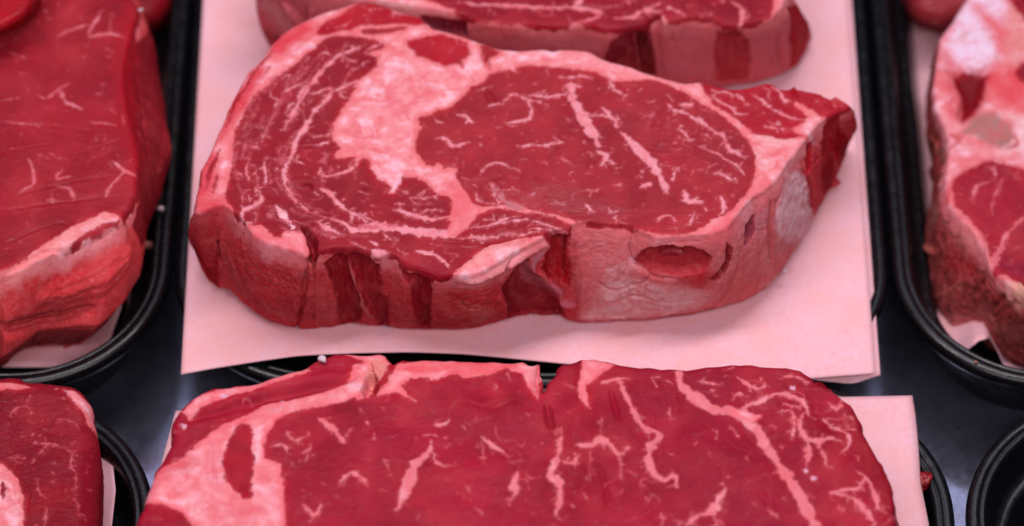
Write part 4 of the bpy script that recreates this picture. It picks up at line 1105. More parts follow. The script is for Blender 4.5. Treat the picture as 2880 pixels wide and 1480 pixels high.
# ------------------------------------------------------------------ more sheets of paper
SHEETS = 'pink butcher paper under the meat'
rt = [(-150, 470), (130, 466), (400, 446), (650, 405), (880, 335), (960, 306), (1010, 290)]
P = np.zeros((60, 60, 3))
for j, v in enumerate(np.linspace(-150, 1032, 60)):
    xr_ = np.interp(v, [a for a, b in rt], [b for a, b in rt])
    for i, u in enumerate(np.linspace(0, 1, 60)):
        zz = -0.0325 + 0.004 * max(0, (v - 900) / 132) ** 2 + 0.004 * max(0, (u - 0.9) / 0.1) ** 2 * (1 if v > 850 else 0.3)
        P[j, i] = pt(-330 + (xr_ + 330) * u, v, zz)
tag(sheet('butcher_paper_sheet', P[::-1].copy()), 'pink sheet lying in the left tray under the steak with a fat lip', 'paper', SHEETS)

P = np.zeros((70, 70, 3))
for j, v in enumerate(np.linspace(0, 1, 70)):
    for i, u in enumerate(np.linspace(0, 1, 70)):
        yf_ = np.interp(u, [0, .06, .12, .16, .20, .26, .32, .36, .40, 1], [800, 930, 978, 1000, 985, 958, 950, 985, 1035, 1060])
        zf_ = np.interp(u, [0, .12, .18, .24, .30, .34, .40, 1], [-.030, -.027, -.022, -.016, -.015, -.022, -.031, -.032])
        x0_ = np.interp(v, [0, .3, 1], [2612, 2570, 2497])
        y = yf_ * (1 - v) + -150 * v
        P[j, i] = pt(x0_ + (3150 - x0_) * u, y, -0.032 + (zf_ + .032) * max(0, 1 - v * 5) ** 1.3)
tag(sheet('butcher_paper_sheet', P), 'pink sheet lining the right tray, curled up at its near corner', 'paper', SHEETS)

P = np.zeros((50, 120, 3))
for j, v in enumerate(np.linspace(0, 1, 50)):
    for i, u in enumerate(np.linspace(0, 1, 120)):
        s = min(1.0, u / 0.985)
        xl_, xr_ = np.interp(v, [0, 1], [330, 494]), np.interp(v, [0, .45, .62, .80, .93, 1], [2650, 2612, 2590, 2583, 2574, 2566])
        yy = 1760 * (1 - v) + v * np.interp(u, [0, .02, 1], [1156, 1152, 1112])
        dz = -0.006 * max(0, (u - 0.972) / 0.028) ** 2.2
        P[j, i] = pt(xl_ + (xr_ - xl_) * s, yy, 0.0015 + 0.0012 * math.sin(6 * u + 1) * (1 - v) * .5 + dz)
tag(sheet('butcher_paper_sheet', P), 'pink sheet with a rolled right edge under the large marbled steak at the bottom', 'paper', SHEETS)

P = np.zeros((30, 20, 3))
for j, v in enumerate(np.linspace(0, 1, 30)):
    for i, u in enumerate(np.linspace(0, 1, 20)):
        xr_ = np.interp(v, [0, .35, .7, 1], [300, 312, 325, 314])
        yr_ = np.interp(v, [0, 1], [1620, 1275])
        P[j, i] = pt(150 + (xr_ - 150) * u, yr_ + 30 * (1 - u), -0.013 + 0.006 * u * u)
tag(sheet('butcher_paper_sheet', P), 'pink sheet showing beside the thick lean steak in the lower left tray', 'paper', SHEETS)

# ------------------------------------------------------------------ the steak behind, on the same sheet
zK = tile(1500, 0, 2.8)
bA = I((720, -60), (800, -40), (900, -15), (1000, 2), (1058, 8), (1186, 30), (1249, 40), (1297, 50), (1340, 68), (1400, 76), (1500, 82), (1571, 84), (1643, 79), (1714, 92), (1768, 86), (1815, 79), (1830, 62), (1852, 48), (1868, 72), (1946, 59), (2000, 59), (2029, 80), (2079, 83), (2125, 73), (2171, 56), (2200, 30), (2215, -20))
bB = I((2215, -20), (2230, -100), (2150, -250))
bC = I((2150, -250), (1440, -300), (800, -250))
bD = I((800, -250), (740, -150), (720, -60))
bS = [((720, -60), (760, 112)), ((800, -40), (830, 120)), ((900, -15), (900, 160)), ((1058, 8), (1060, 190)), ((1297, 50), (1300, 225)), ((1571, 84), (1570, 255)), ((1714, 92), (1714, 262)), ((1852, 48), (1860, 258)), ((2000, 59), (2010, 255)), ((2125, 73), (2130, 242)), ((2171, 56), (2200, 218)), ((2200, 30), (2255, 190)), ((2215, -20), (2287, 110))]
bv = []
def Sb(p, w, s=2.8):
    bv.append((p, w / s))
Sb(zK((0, 60), (150, 65), (300, 58), (380, 70), (540, 100), (440, 160), (330, 180)), 40); Sb(zK((310, 60), (360, 20), (385, -20)), 60); Sb(zK((275, 125), (305, 180)), 36); Sb(zK((400, 40), (545, 48)), 24); Sb(zK((640, 150), (800, 130), (850, 92), (1010, 88)), 46); Sb(zK((850, 90), (950, 50), (1020, 10)), 30); Sb(zK((1055, 55), (1130, 90), (1200, 128)), 34)
Sb(zK((1555, 15), (1640, 70), (1645, 150), (1620, 215)), 56); Sb(zK((1680, 150), (1700, 110)), 24); Sb(zK((1390, 100), (1400, 130)), 24); Sb(zK((1460, 5), (1500, 15)), 40); Sb(zK((700, 20), (800, 0)), 30); Sb(z7((1720, 15), (1900, 40), (2100, 48), (2300, 60), (2576, 66)), 46, 3.14); Sb(z7((1990, 60), (2055, 135)), 34, 3.14); Sb(z7((1670, 75), (1690, 90)), 40, 3.14); Sb(zK((60, 130), (170, 120)), 18); Sb(zK((560, 60), (700, 40)), 14)
bfat = [('front_fat', z7((560, -60), (1370, -30), (1480, 12), (1650, 82), (1760, 150), (1830, 177), (2050, 192), (2250, 212), (2387, 225)) + zK((0, 212), (150, 226), (250, 206), (330, 172), (400, 190), (520, 226), (640, 250), (640, 290), (300, 280), (0, 280)) + z7((1800, 330), (1000, 120), (560, 60))),
        ('edge_fat', zK((925, 215), (960, 160), (1020, 110), (1070, 190), (1160, 165), (1250, 142), (1400, 148), (1470, 190), (1485, 250), (1200, 240), (1000, 250))), ('edge_fat', zK((1600, 240), (1640, 205), (1750, 185), (1860, 130), (1890, 40), (1890, -60), (2060, -60), (2060, 120), (1900, 220), (1700, 260)))]
build_steak('boneless_steak', 'steak behind the large ribeye, cut off by the top edge of the picture', 'steak', (bA, bB, bC, bD), 0.043, 0.0004, bS, nu=330, nv=130, nw=60, bevel=1.8, bulge=2.0,
            lean=[('loin_muscle', I((600, 150), (2400, 200), (2400, -400), (600, -400)), lin(142, 28, 46))], fats=bfat, veins=bv, flecks=60, s_fat_col=lin(208, 104, 112),
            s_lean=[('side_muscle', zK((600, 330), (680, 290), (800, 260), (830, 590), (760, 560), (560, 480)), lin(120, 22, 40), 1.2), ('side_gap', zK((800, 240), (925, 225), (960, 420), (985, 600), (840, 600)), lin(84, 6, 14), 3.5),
                    ('side_muscle', zK((1450, 250), (1620, 240), (1700, 330), (1700, 620), (1440, 650), (1430, 350)), lin(186, 64, 74), .3), ('side_muscle', zK((2000, 60), (2150, 0), (2200, 200), (2190, 420), (2080, 550), (2010, 560), (2010, 300)), lin(176, 28, 40), .5), ('side_muscle', z7((1380, 130), (1800, 200), (1800, 330), (1600, 300), (1440, 230)), lin(110, 50, 72), 1.5)],
            s_tints=[(I((740, 0), (800, 60), (830, 110)), 60, lin(226, 160, 160), .9, 'both', 3), (zK((930, 260), (960, 400), (1060, 400), (1080, 240)), 0, lin(206, 96, 100), .6, 'fat', 2), (zK((1000, 520), (1300, 560)), 60, lin(196, 120, 128), .6, 'fat', 3), (zK((0, 330), (500, 360)), 40, lin(206, 128, 136), .7, 'fat', 2), (zK((0, 270), (560, 270)), 24, lin(216, 56, 64), .7, 'fat', 2), (zK((1100, 220), (1450, 230)), 40, lin(214, 64, 70), .7, 'fat', 2), (z7((600, 20), (1200, 50)), 26, lin(232, 190, 160), .6, 'fat', 2)],
            s_relief=[(zK((1940, 270), (1950, 400), (1980, 580)), 9, -2.2, .7), (zK((1690, 320), (1710, 520)), 9, -1.5, .7), (zK((1090, 280), (1085, 330)), 14, -1.6, .7), (I((800, 10), (840, 60), (850, 110)), 26, 2.6, 1.5), (I((880, 30), (880, 70)), 24, 2.0, 1.2), (I((862, 20), (866, 110)), 8, -2, .6), (zK((700, 300), (720, 560)), 8, -1, .6)],
            tints=[(zK((1000, 0), (1800, 60)), 120, lin(120, 20, 40), .5, 'lean', 4), (z7((900, 10), (1300, 50)), 20, lin(240, 200, 170), .7, 'fat', 1.5), (z7((1500, 130), (1800, 200), (2300, 250)), 12, lin(226, 64, 70), .6, 'fat', 1)], seed=21, wet=.2, vein_col=lin(224, 128, 134), vein_scale=.8)

# ------------------------------------------------------------------ lean steak with a fat lip in the left tray
zL0, zL1 = tile(0, 0, 2.364), tile(0, 540, 2.364)
lA = I((-330, 900), (-150, 845), (8, 787), (60, 770), (127, 745), (180, 718), (237, 690), (300, 660), (347, 636))
lB = I((347, 636), (352, 618), (366, 600), (384, 560), (391, 500), (393, 465), (388, 420), (374, 360), (360, 300), (354, 250), (358, 200), (366, 150), (380, 90), (393, 45), (384, 20), (372, 0), (330, -80))
lC = I((330, -80), (100, -140), (-330, -140))
lD = I((-330, -140), (-330, 400), (-330, 900))
lS = [((8, 787), (8, 1020)), ((60, 770), (50, 990)), ((127, 745), (108, 945)), ((237, 690), (200, 935)), ((300, 660), (275, 935)), ((347, 636), (345, 870)), ((366, 600), (393, 790)), ((391, 500), (410, 660)), ((388, 420), (455, 560)), ((360, 300), (486, 460)), ((366, 150), (470, 330)), ((393, 45), (440, 200)), ((330, -80), (400, 40))]
lv = []
def Sl(p, w):
    lv.append((p, w / 2.364))
for p, w in (((680, 70), (620, 170), (595, 245)), 40), (((620, 160), (500, 190), (375, 245)), 36), (((585, 252), (720, 225), (855, 255)), 34), (((740, 125), (720, 235)), 14), (((570, 305), (590, 312)), 26), (((700, 320), (755, 352)), 20), (((455, 555), (380, 600), (310, 652), (255, 630)), 24), (((400, 598), (430, 670), (470, 690), (545, 725)), 30), (((0, 665), (125, 655)), 28), (((600, 810), (700, 820), (775, 832)), 19), (((738, 718), (765, 748)), 28), \
        (((190, 1055), (220, 1130), (220, 1220), (135, 1275)), 40), (((325, 1018), (405, 1052)), 24), (((410, 1125), (378, 1190), (465, 1170)), 30), (((365, 1228), (450, 1250), (495, 1320)), 40), (((755, 1078), (830, 1140), (905, 1162)), 46), (((830, 1140), (740, 1230), (695, 1310)), 30), (((0, 800), (150, 820), (275, 832)), 17), (((60, 350), (175, 388)), 22), (((820, 765), (820, 835)), 28), (((880, 318), (912, 365)), 34), (((135, 485), (170, 490)), 20), (((300, 120), (340, 130)), 20), (((640, 620), (670, 625)), 24), (((100, 1300), (140, 1270)), 20), (((320, 1330), (350, 1300)), 30), (((860, 1075), (880, 1060)), 26):
    Sl(zL0(*p), w)
for p, w in (((460, 0), (490, 50)), 36), (((180, 190), (200, 240)), 34), (((80, 100), (110, 140)), 18), (((340, 20), (350, 60)), 30):
    Sl(zL1(*p), w)
lv.append((zL1((430, 395), (560, 300), (700, 225), (800, 190)), 26, {'carve': True}))
build_steak('sirloin_steak', 'thick lean dark red steak with a fat lip in the left tray', 'steak', (lA, lB, lC, lD), 0.034, 0.001, lS, skirt=(24.0, -0.031), nu=260, nv=360, nw=70, bevel=2.6, bulge=2.0,
            lean=[('loin_muscle', I((-500, 1100), (700, 1100), (700, -300), (-500, -300)), lin(150, 34, 48))], fats=[('fat_lip', zL1((-700, 900), (0, 525), (150, 452), (300, 347), (480, 228), (700, 128), (790, 150), (840, 235), (560, 400), (300, 560), (-700, 1100)))],
            veins=lv, flecks=70, s_fat_col=lin(214, 66, 68), s_lean=[('side_muscle', zL0((830, 20), (950, 130), (1090, 480), (1160, 800), (1160, 960), (1070, 1250), (1000, 1500), (940, 1640), (880, 1500), (925, 1250), (880, 900), (830, 600), (850, 300)), lin(128, 22, 36), 0)],
            s_veins=[(zL0((1040, 560), (1060, 620)), 10, lin(176, 100, 120)), (zL0((950, 720), (960, 770)), 12, lin(180, 90, 100)), (zL0((1060, 780), (1080, 830)), 10, lin(176, 100, 110)), (zL0((1040, 1120), (1060, 1150)), 20, lin(180, 90, 96)), (zL0((920, 880), (960, 960)), 12, lin(176, 70, 80))],
            s_tints=[(zL1((0, 640), (300, 600), (600, 480)), 60, lin(206, 40, 46), .7, 'fat', 4), (zL1((850, 620), (920, 580)), 30, lin(190, 110, 110), .6, 'fat', 2), (zL1((100, 850), (400, 840)), 50, lin(150, 50, 54), .6, 'fat', 4)],
            s_relief=[(zL0((1000, 700), (1100, 900), (1060, 1150)), 26, 1.6, 2), (zL0((950, 800), (990, 1050)), 12, -1.4, 1), (zL0((900, 400), (940, 700)), 10, -1.0, 1), (zL1((300, 700), (700, 560), (850, 420)), 50, 2.0, 4), (zL1((0, 900), (300, 860), (600, 800)), 26, -2.5, 3)],
            relief=[(zL1((-300, 720), (20, 550), (300, 400), (420, 390), (620, 300), (820, 220)), 16, -1.8, 1.0), (zL1((0, 560), (300, 460), (560, 340), (800, 230)), 26, 1.2, 1.5), (zL0((0, 820), (300, 830), (600, 870)), 6, -.5, .5), (zL0((0, 1010), (300, 960)), 6, -.4, .5), (zL0((100, 1290), (500, 1200), (760, 1170)), 8, -.6, .6), (zL0((500, 1020), (800, 930)), 8, -.5, .5), (zL1((20, 120), (400, 60), (800, 20)), 8, -.6, .6), (zL1((50, 330), (300, 220), (420, 200)), 10, -.7, .6)],
            tints=[(zL1((0, 545), (300, 400), (480, 260), (720, 150)), 30, lin(240, 150, 140), .7, 'fat', 2), (zL0((860, 0), (840, 500), (880, 900), (900, 1200)), 50, lin(176, 14, 30), .7, 'lean', 3)], seed=33, wet=.2, rough=.6, side_rough=.3, side_detail=.45, vein_col=lin(212, 108, 116), vein_scale=.62, twigs=False)

# pieces lying behind it
build_steak('beef_piece', 'red piece of beef in the top left corner, lying on the lean steak', 'meat', (I((-200, 120), (-60, 100), (10, 82), (50, 58), (82, 30), (104, -10)), I((104, -10), (110, -60), (100, -120)), I((100, -120), (0, -150), (-200, -150)), I((-200, -150), (-200, 120))), 0.052, 0.0345,
            [((-200, 120), (-200, 170)), ((10, 82), (14, 96)), ((50, 58), (60, 76)), ((82, 30), (95, 48)), ((104, -10), (120, 10))], nu=90, nv=60, nw=26, bevel=2.2, bulge=.5, lean=[('muscle', I((-400, 300), (300, 300), (300, -300), (-400, -300)), lin(164, 18, 34))], side_fat_default=False, s_lean_col=lin(150, 16, 30), seed=41)
build_steak('beef_piece', 'dark red piece of beef in shadow behind the lean steak of the left tray', 'meat', (I((300, 60), (390, 78), (440, 62), (476, 20)), I((476, 20), (484, -40), (480, -120)), I((480, -120), (400, -150), (300, -150)), I((300, -150), (300, 60))), 0.0, -0.030,
            [((300, 60), (300, 160)), ((390, 78), (395, 120)), ((440, 62), (440, 95)), ((476, 20), (470, 80))], nu=80, nv=60, nw=26, bevel=6, bulge=1.5, lean=[('muscle', I((100, 300), (600, 300), (600, -300), (100, -300)), lin(120, 14, 26))], side_fat_default=False, s_lean_col=lin(90, 10, 20), seed=43)
build_steak('beef_piece', 'brownish piece of beef behind the white bone in the right tray', 'meat', (I((2545, -30), (2560, 30), (2590, 60), (2650, 74), (2720, 60), (2800, 40)), I((2800, 40), (2830, -60), (2820, -120)), I((2820, -120), (2700, -170), (2560, -150)), I((2560, -150), (2545, -30))), -0.002, -0.031,
            [((2545, -30), (2560, 30)), ((2590, 60), (2590, 75)), ((2650, 74), (2650, 98)), ((2720, 60), (2720, 110)), ((2800, 40), (2800, 110))], nu=90, nv=60, nw=26, bevel=7, bulge=2, lean=[('muscle', I((2400, 300), (3000, 300), (3000, -300), (2400, -300)), lin(140, 52, 56))], side_fat_default=False, s_lean_col=lin(140, 50, 54), seed=45)

# ------------------------------------------------------------------ bone-in steak in the right tray
zq, zs = tile(2560, 0, 2.366), tile(2580, 500, 2.283)
rA = I((2640, 118), (2634, 160), (2630, 190), (2628, 220), (2622, 260), (2626, 310), (2640, 345), (2653, 362), (2660, 395), (2665, 432), (2660, 470), (2656, 500), (2655, 540), (2662, 580), (2678, 605), (2694, 625), (2720, 650), (2738, 675), (2755, 705), (2768, 735), (2782, 763), (2800, 785), (2830, 806), (2880, 848), (2990, 920))
rB = I((2990, 920), (3080, 860), (3150, 700))
rC = I((3150, 700), (3150, 100), (3050, -150), (2800, -150))
rD = I((2800, -150), (2745, -40), (2700, 30), (2673, 75), (2640, 118))
rS = [((2640, 118), (2625, 240)), ((2634, 160), (2614, 300)), ((2628, 220), (2612, 360)), ((2622, 260), (2614, 410)), ((2640, 345), (2622, 470)), ((2660, 395), (2628, 520)), ((2665, 432), (2625, 570)), ((2656, 500), (2604, 650)), ((2655, 540), (2594, 700)), ((2662, 580), (2602, 770)), ((2678, 605), (2612, 820)), ((2694, 625), (2630, 870)), ((2738, 675), (2674, 936)), ((2768, 735), (2738, 948)), ((2782, 763), (2786, 990)), ((2830, 806), (2837, 1030)), ((2880, 848), (2890, 1055)), ((2990, 920), (3000, 1090))]
BONE, BROWN = lin(240, 216, 230), lin(150, 106, 94)
rv = []
def Sr(p, w, **o):
    rv.append((p, w / 2.3, o))
Sr(zs((690, 250), (600, 330), (545, 430), (505, 520), (480, 600), (520, 660), (600, 700)), 60); Sr(zs((560, 10), (490, 130), (480, 240)), 22); Sr(zs((370, 170), (365, 100), (420, 20)), 18); Sr(zs((440, 370), (430, 430)), 40); Sr(zs((690, 430), (620, 450)), 18); Sr(zs((500, 20), (520, 0)), 16)
Sr(zq((420, 1320), (430, 1250), (520, 1210)), 26); Sr(zq((560, 1320), (620, 1200)), 26); Sr(zq((500, 1110), (560, 1130), (550, 1200)), 22); Sr(zq((640, 1130), (740, 1190)), 20); Sr(zq((320, 1180), (410, 1100), (500, 1060)), 34)
build_steak('bone_in_steak', 'bone-in steak with sawn white bone in the right tray', 'steak', (rA, rB, rC, rD), 0.010, -0.0305, rS, nu=420, nv=220, nw=70, bevel=2.0, bulge=1.5,
            lean=[('loin_muscle', zq((240, 1330), (300, 1180), (480, 1090), (540, 1070), (760, 1140)) + I((3200, 560), (3200, 760), (2890, 815)) + zs((640, 660), (560, 620), (500, 620), (440, 400), (400, 330), (330, 260), (250, 190), (220, 60)), lin(152, 30, 52)),
                  ('hollow_muscle', zq((290, 490), (400, 465), (520, 490), (490, 560), (480, 640), (420, 750), (345, 800), (350, 640), (310, 570)), lin(104, 10, 22)), ('upper_muscle', zq((640, -60), (690, 40), (757, 130), (900, 130), (900, -60)), lin(140, 30, 48)), ('side_muscle', zq((690, 500), (740, 420), (860, 400), (860, 560), (750, 560)), lin(130, 30, 46))],
            fats=[], veins=rv, flecks=50, fat_col=lin(214, 104, 108), s_fat_col=lin(128, 52, 48),
            tints=[(zq((400, -60), (300, 140), (250, 240), (225, 310), (320, 420), (430, 470), (530, 470), (575, 390), (560, 290), (520, 250), (590, 200), (640, 100), (600, -60)), 0, BONE, .95, 'fat', 3.5), (zq((420, 30), (520, 130), (600, 230), (610, 330)), 40, lin(226, 90, 92), .9, 'fat', 2), (zq((680, 60), (730, 260), (690, 420)), 44, lin(226, 150, 140), .9, 'fat', 3), (zq((330, 240), (380, 225)), 26, lin(196, 160, 120), .7, 'fat', 1.5),
                   (zq((570, 370), (575, 420)), 20, lin(180, 110, 80), .7, 'fat', 1.2), (zq((180, 330), (260, 440)), 60, lin(206, 84, 100), .8, 'fat', 2), (zq((430, 770), (560, 745), (660, 820), (705, 920), (670, 1000), (540, 980), (440, 900), (330, 900)), 0, BROWN, .85, 'fat', 2), (zq((640, 760), (757, 830), (740, 960), (600, 1030)), 40, lin(248, 214, 210), .85, 'fat', 2),
                   (zq((500, 520), (640, 560), (757, 680)), 110, lin(222, 60, 66), .8, 'fat', 4), (zq((220, 560), (330, 640), (300, 760)), 50, lin(214, 84, 90), .8, 'fat', 2), (zq((690, 900), (720, 960), (640, 1000)), 10, lin(190, 40, 50), .9, 'fat', .8), (zq((250, 890), (330, 920), (260, 990)), 16, lin(190, 50, 60), .7, 'fat', .8), (zs((640, 700), (700, 730), (700, 800)), 60, lin(222, 170, 140), .9, 'fat', 2), (zs((430, 450), (450, 600)), 50, lin(214, 140, 136), .7, 'fat', 2), (zs((270, 290), (330, 360)), 40, lin(200, 140, 110), .8, 'fat', 1.5), (zs((540, 540), (685, 590)), 60, lin(110, 16, 60), .6, 'lean', 3)],
            relief=[(zq((290, 490), (400, 465), (520, 490), (490, 560), (480, 640), (420, 750), (345, 800), (350, 640), (310, 570)), 0, -3.5, 3.0), (zq((270, 560), (310, 650), (290, 780)), 26, 1.5, 1.2), (zq((230, 310), (430, 480), (560, 420)), 12, -1.6, 1.0), (zs((660, 690), (700, 760)), 34, 2.0, 1.2), (zs((440, 420), (450, 560)), 26, 1.2, 1.0), (zq((180, 480), (290, 490)), 14, -2.5, 1)],
            s_tints=[(zq((170, 340), (130, 560), (130, 680), (220, 780), (200, 480)), 0, lin(70, 44, 38), .85, 'fat', 2), (zq((140, 840), (200, 1000), (180, 1200), (150, 1320)), 30, lin(112, 78, 52), .85, 'fat', 2), (zs((100, 100), (130, 220), (60, 320)), 40, lin(146, 104, 92), .8, 'fat', 2), (zs((40, 400), (100, 480)), 36, lin(208, 130, 110), .8, 'fat', 1.5), (zs((60, 560), (90, 620)), 26, lin(206, 120, 120), .8, 'fat', 1.5), (zs((200, 560), (330, 560), (400, 480)), 60, lin(160, 20, 32), .7, 'fat', 4), (zs((130, 760), (280, 680)), 24, lin(190, 120, 96), .7, 'fat', 1.5),
                     (zs((150, 900), (240, 960), (380, 950), (450, 860)), 50, lin(206, 122, 116), .8, 'fat', 3), (zs((450, 960), (650, 1000)), 90, lin(176, 100, 92), .7, 'fat', 4), (zs((380, 600), (480, 760), (600, 860)), 50, lin(170, 60, 52), .6, 'fat', 4)],
            s_relief=[(zs((40, 400), (110, 480)), 22, 2.5, 1.2), (zs((60, 550), (90, 630)), 16, 1.8, 1.2), (zs((90, 770), (280, 670)), 14, 1.2, 1.0), (zs((400, 1000), (430, 880), (560, 760)), 12, -2.4, 1.0), (zs((300, 800), (420, 660)), 12, -1.2, 1.0), (zq((140, 900), (200, 1000), (160, 1200)), 12, 1.4, .8), (zs((480, 900), (640, 800)), 16, -1.2, 1.2)], seed=51, wet=.22, rough=.8, side_rough=1.3, warp=.9, split_lean=True, vein_col=lin(208, 100, 108), vein_scale=.7)

# ------------------------------------------------------------------ the large marbled steak at the bottom
f4, f5, f6, f7 = tile(380, 960, 2.546), tile(1000, 960, 2.546), tile(1600, 960, 2.546), tile(2180, 960, 2.546)
gA = I((300, 1760), (1440, 1800), (2560, 1760))
gB = I((2560, 1760), (2535, 1600), (2516, 1480), (2517, 1423), (2505, 1361), (2488, 1321), (2464, 1282), (2440, 1235), (2421, 1196), (2401, 1152), (2385, 1140), (2369, 1129), (2353, 1111), (2329, 1101), (2315, 1098), (2298, 1086), (2280, 1068))
gC = I((2280, 1068), (2260, 1052), (2209, 1039), (2150, 1037), (2071, 1033), (1993, 1039), (1926, 1048), (1895, 1046), (1836, 1044), (1770, 1035), (1718, 1029), (1671, 1017), (1648, 1019), (1609, 1025), (1572, 1034), (1556, 1060), (1540, 1090), (1524, 1116), (1512, 1116), (1511, 1086), (1514, 1060), (1519, 1026), (1506, 1032), (1491, 1039), (1479, 1023), (1432, 1029), (1314, 1023), (1177, 1021),
       (1134, 1019), (1116, 1030), (1106, 1036), (1096, 1016), (1079, 1003), (1008, 1009), (969, 1001), (930, 1005), (891, 1019), (851, 1046), (788, 1066), (726, 1086), (655, 1095), (588, 1105), (545, 1125))
gD = I((545, 1125), (514, 1156), (482, 1198), (486, 1235), (466, 1294), (439, 1333), (423, 1368), (404, 1439), (385, 1480), (340, 1600), (300, 1760))
gv = []
def Sg(p, w, **o):
    gv.append((p, w / 2.546, o))
WD = lin(226, 196, 216)
for p, w in (((540, 715), (520, 800), (430, 880), (390, 980), (360, 1080), (295, 1210)), 84), (((545, 790), (590, 890), (705, 905)), 26), (((905, 695), (980, 750), (1095, 825)), 38), (((1105, 862), (1210, 850)), 40), (((555, 590), (640, 590), (668, 568)), 40), (((485, 672), (575, 658)), 38), (((765, 615), (780, 630)), 34), (((1095, 228), (1112, 275)), 44), (((1000, 305), (1000, 355)), 34), \
        (((1470, 685), (1450, 800), (1430, 880), (1398, 960), (1450, 1000), (1470, 1100), (1435, 1250)), 74), (((1470, 850), (1550, 870), (1605, 800)), 30), (((1165, 935), (1130, 1020), (1155, 1085)), 84), (((1150, 1080), (1100, 1160)), 40), (((865, 1198), (905, 1225)), 60), (((-10, 955), (85, 1045)), 44), (((200, 860), (245, 922)), 24), (((185, 475), (205, 490)), 34), (((20, 490), (60, 520)), 26), (((670, 740), (690, 750)), 26), (((790, 1050), (830, 1058)), 30), (((160, 1070), (220, 1080)), 20), (((900, 730), (920, 800), (910, 880)), 22), (((330, 1130), (380, 1180)), 40), (((1230, 530), (1245, 545)), 24), (((1540, 1170), (1560, 1185)), 30), (((1640, 1080), (1660, 1130)), 24), (((680, 740), (660, 760)), 20), (((440, 1280), (470, 1240)), 20):
    Sg(f5(*p), w)
for p, w in (((1315, 545), (1400, 620), (1450, 670), (1505, 745)), 56), (((1085, 645), (1130, 722), (1245, 668)), 26), (((1250, 738), (1218, 855)), 28), (((975, 760), (1060, 742), (1092, 795)), 24), (((1465, 1035), (1500, 980), (1560, 950), (1620, 980), (1665, 1035)), 40), (((1555, 635), (1500, 705)), 22), (((1200, 1178), (1290, 1252), (1335, 1175)), 38), (((760, 880), (770, 940), (700, 1000)), 24), (((790, 950), (800, 1060)), 24), (((1060, 960), (1110, 950)), 20), (((1090, 800), (1120, 810)), 24), (((1430, 1115), (1450, 1120)), 28), (((1340, 1020), (1360, 1030)), 24), (((1250, 1300), (1290, 1250)), 30):
    Sg(f4(*p), w)
for p, w in (((50, 735), (150, 745), (220, 708), (300, 750), (360, 812), (445, 770)), 58), (((240, 555), (228, 705)), 28), (((360, 810), (370, 985)), 40), (((150, 780), (150, 1000)), 20), (((360, 265), (400, 380), (450, 480), (510, 590), (560, 640), (650, 672), (590, 760), (570, 850), (610, 950), (680, 990), (760, 968), (772, 1060)), 66), (((235, 310), (310, 280), (425, 270)), 40), (((590, 258), (628, 320)), 44), (((700, 275), (745, 305)), 30), \
        (((1475, 840), (1505, 955)), 54), (((1225, 492), (1350, 430), (1480, 382), (1600, 390), (1680, 440), (1725, 535)), 60), (((1535, 450), (1645, 470)), 60), (((1495, 500), (1600, 512), (1612, 600), (1600, 695)), 32), (((1680, 500), (1650, 600), (1700, 690), (1722, 760), (1700, 885)), 40), (((1700, 700), (1790, 720)), 30), (((720, 475), (720, 555)), 34), (((1060, 645), (1060, 715)), 34), (((1155, 605), (1205, 665)), 60), (((1270, 840), (1290, 870)), 36), (((1000, 815), (1010, 840)), 28), (((1120, 1055), (1060, 1160), (1020, 1220), (900, 1265), (850, 1330)), 64), (((1030, 1210), (1055, 1320)), 84), (((660, 1235), (672, 1330)), 34), (((550, 1125), (570, 1140)), 30), (((1320, 1165), (1340, 1180)), 30), (((1430, 1220), (1490, 1265)), 40), (((1170, 425), (1220, 370), (1285, 402)), 26), (((1015, 345), (1055, 385)), 34), (((1205, 255), (1280, 310), (1340, 332), (1425, 320)), 38), (((940, 400), (970, 410)), 18), (((1440, 590), (1480, 610)), 24), (((430, 930), (450, 945)), 34), (((900, 760), (920, 740)), 26), (((1110, 1030), (1060, 1040)), 24), (((120, 1120), (140, 1135)), 40), (((920, 280), (1000, 300), (1100, 320)), 22), (((1500, 260), (1620, 250), (1720, 300)), 26), (((1100, 200), (1170, 190)), 20), (((1380, 620), (1440, 740), (1500, 840)), 16):
    Sg(f6(*p), w)
Sg(f6((790, 225), (800, 310), (870, 370), (950, 430), (1050, 492), (1150, 505), (1250, 560), (1350, 640), (1420, 760), (1480, 840), (1560, 960), (1620, 1050), (1680, 1150), (1740, 1280), (1800, 1400)), 92, taper=False)
for p, w in (((230, 690), (240, 800), (220, 905)), 32), (((160, 560), (200, 670), (300, 712), (400, 680), (480, 700)), 44), (((280, 700), (350, 800), (372, 905)), 30), (((350, 540), (400, 600), (500, 620), (540, 700), (465, 795)), 40), (((385, 540), (545, 528)), 30), (((400, 595), (570, 600)), 20), (((595, 925), (650, 960), (600, 1040), (500, 1062), (395, 1085)), 46), (((435, 1085), (560, 1120), (650, 1210), (725, 1310)), 50), (((650, 960), (700, 1050), (745, 1210)), 46), (((375, 425), (440, 470), (485, 440)), 34), (((30, 380), (120, 400), (210, 430)), 40), (((60, 500), (140, 510)), 24), (((590, 800), (600, 840)), 24), (((420, 570), (580, 565)), 14), (((60, 1120), (80, 1140)), 26):
    Sg(f7(*p), w)
for p in (f6((1605, 328), (1612, 336)), f6((1750, 975), (1762, 985)), f6((1685, 925), (1692, 932)), f7((125, 328), (135, 336)), f7((272, 970), (286, 980)), f4((335, 600), (350, 612)), f4((1040, 430), (1060, 440)), f4((1570, 310), (1600, 340)), f4((620, 385), (650, 400))):
    Sg(p, 34, col=WD, taper=False)
Sg(f4((790, 610), (745, 760), (740, 900), (760, 1020), (800, 1100)), 235, carve=True)
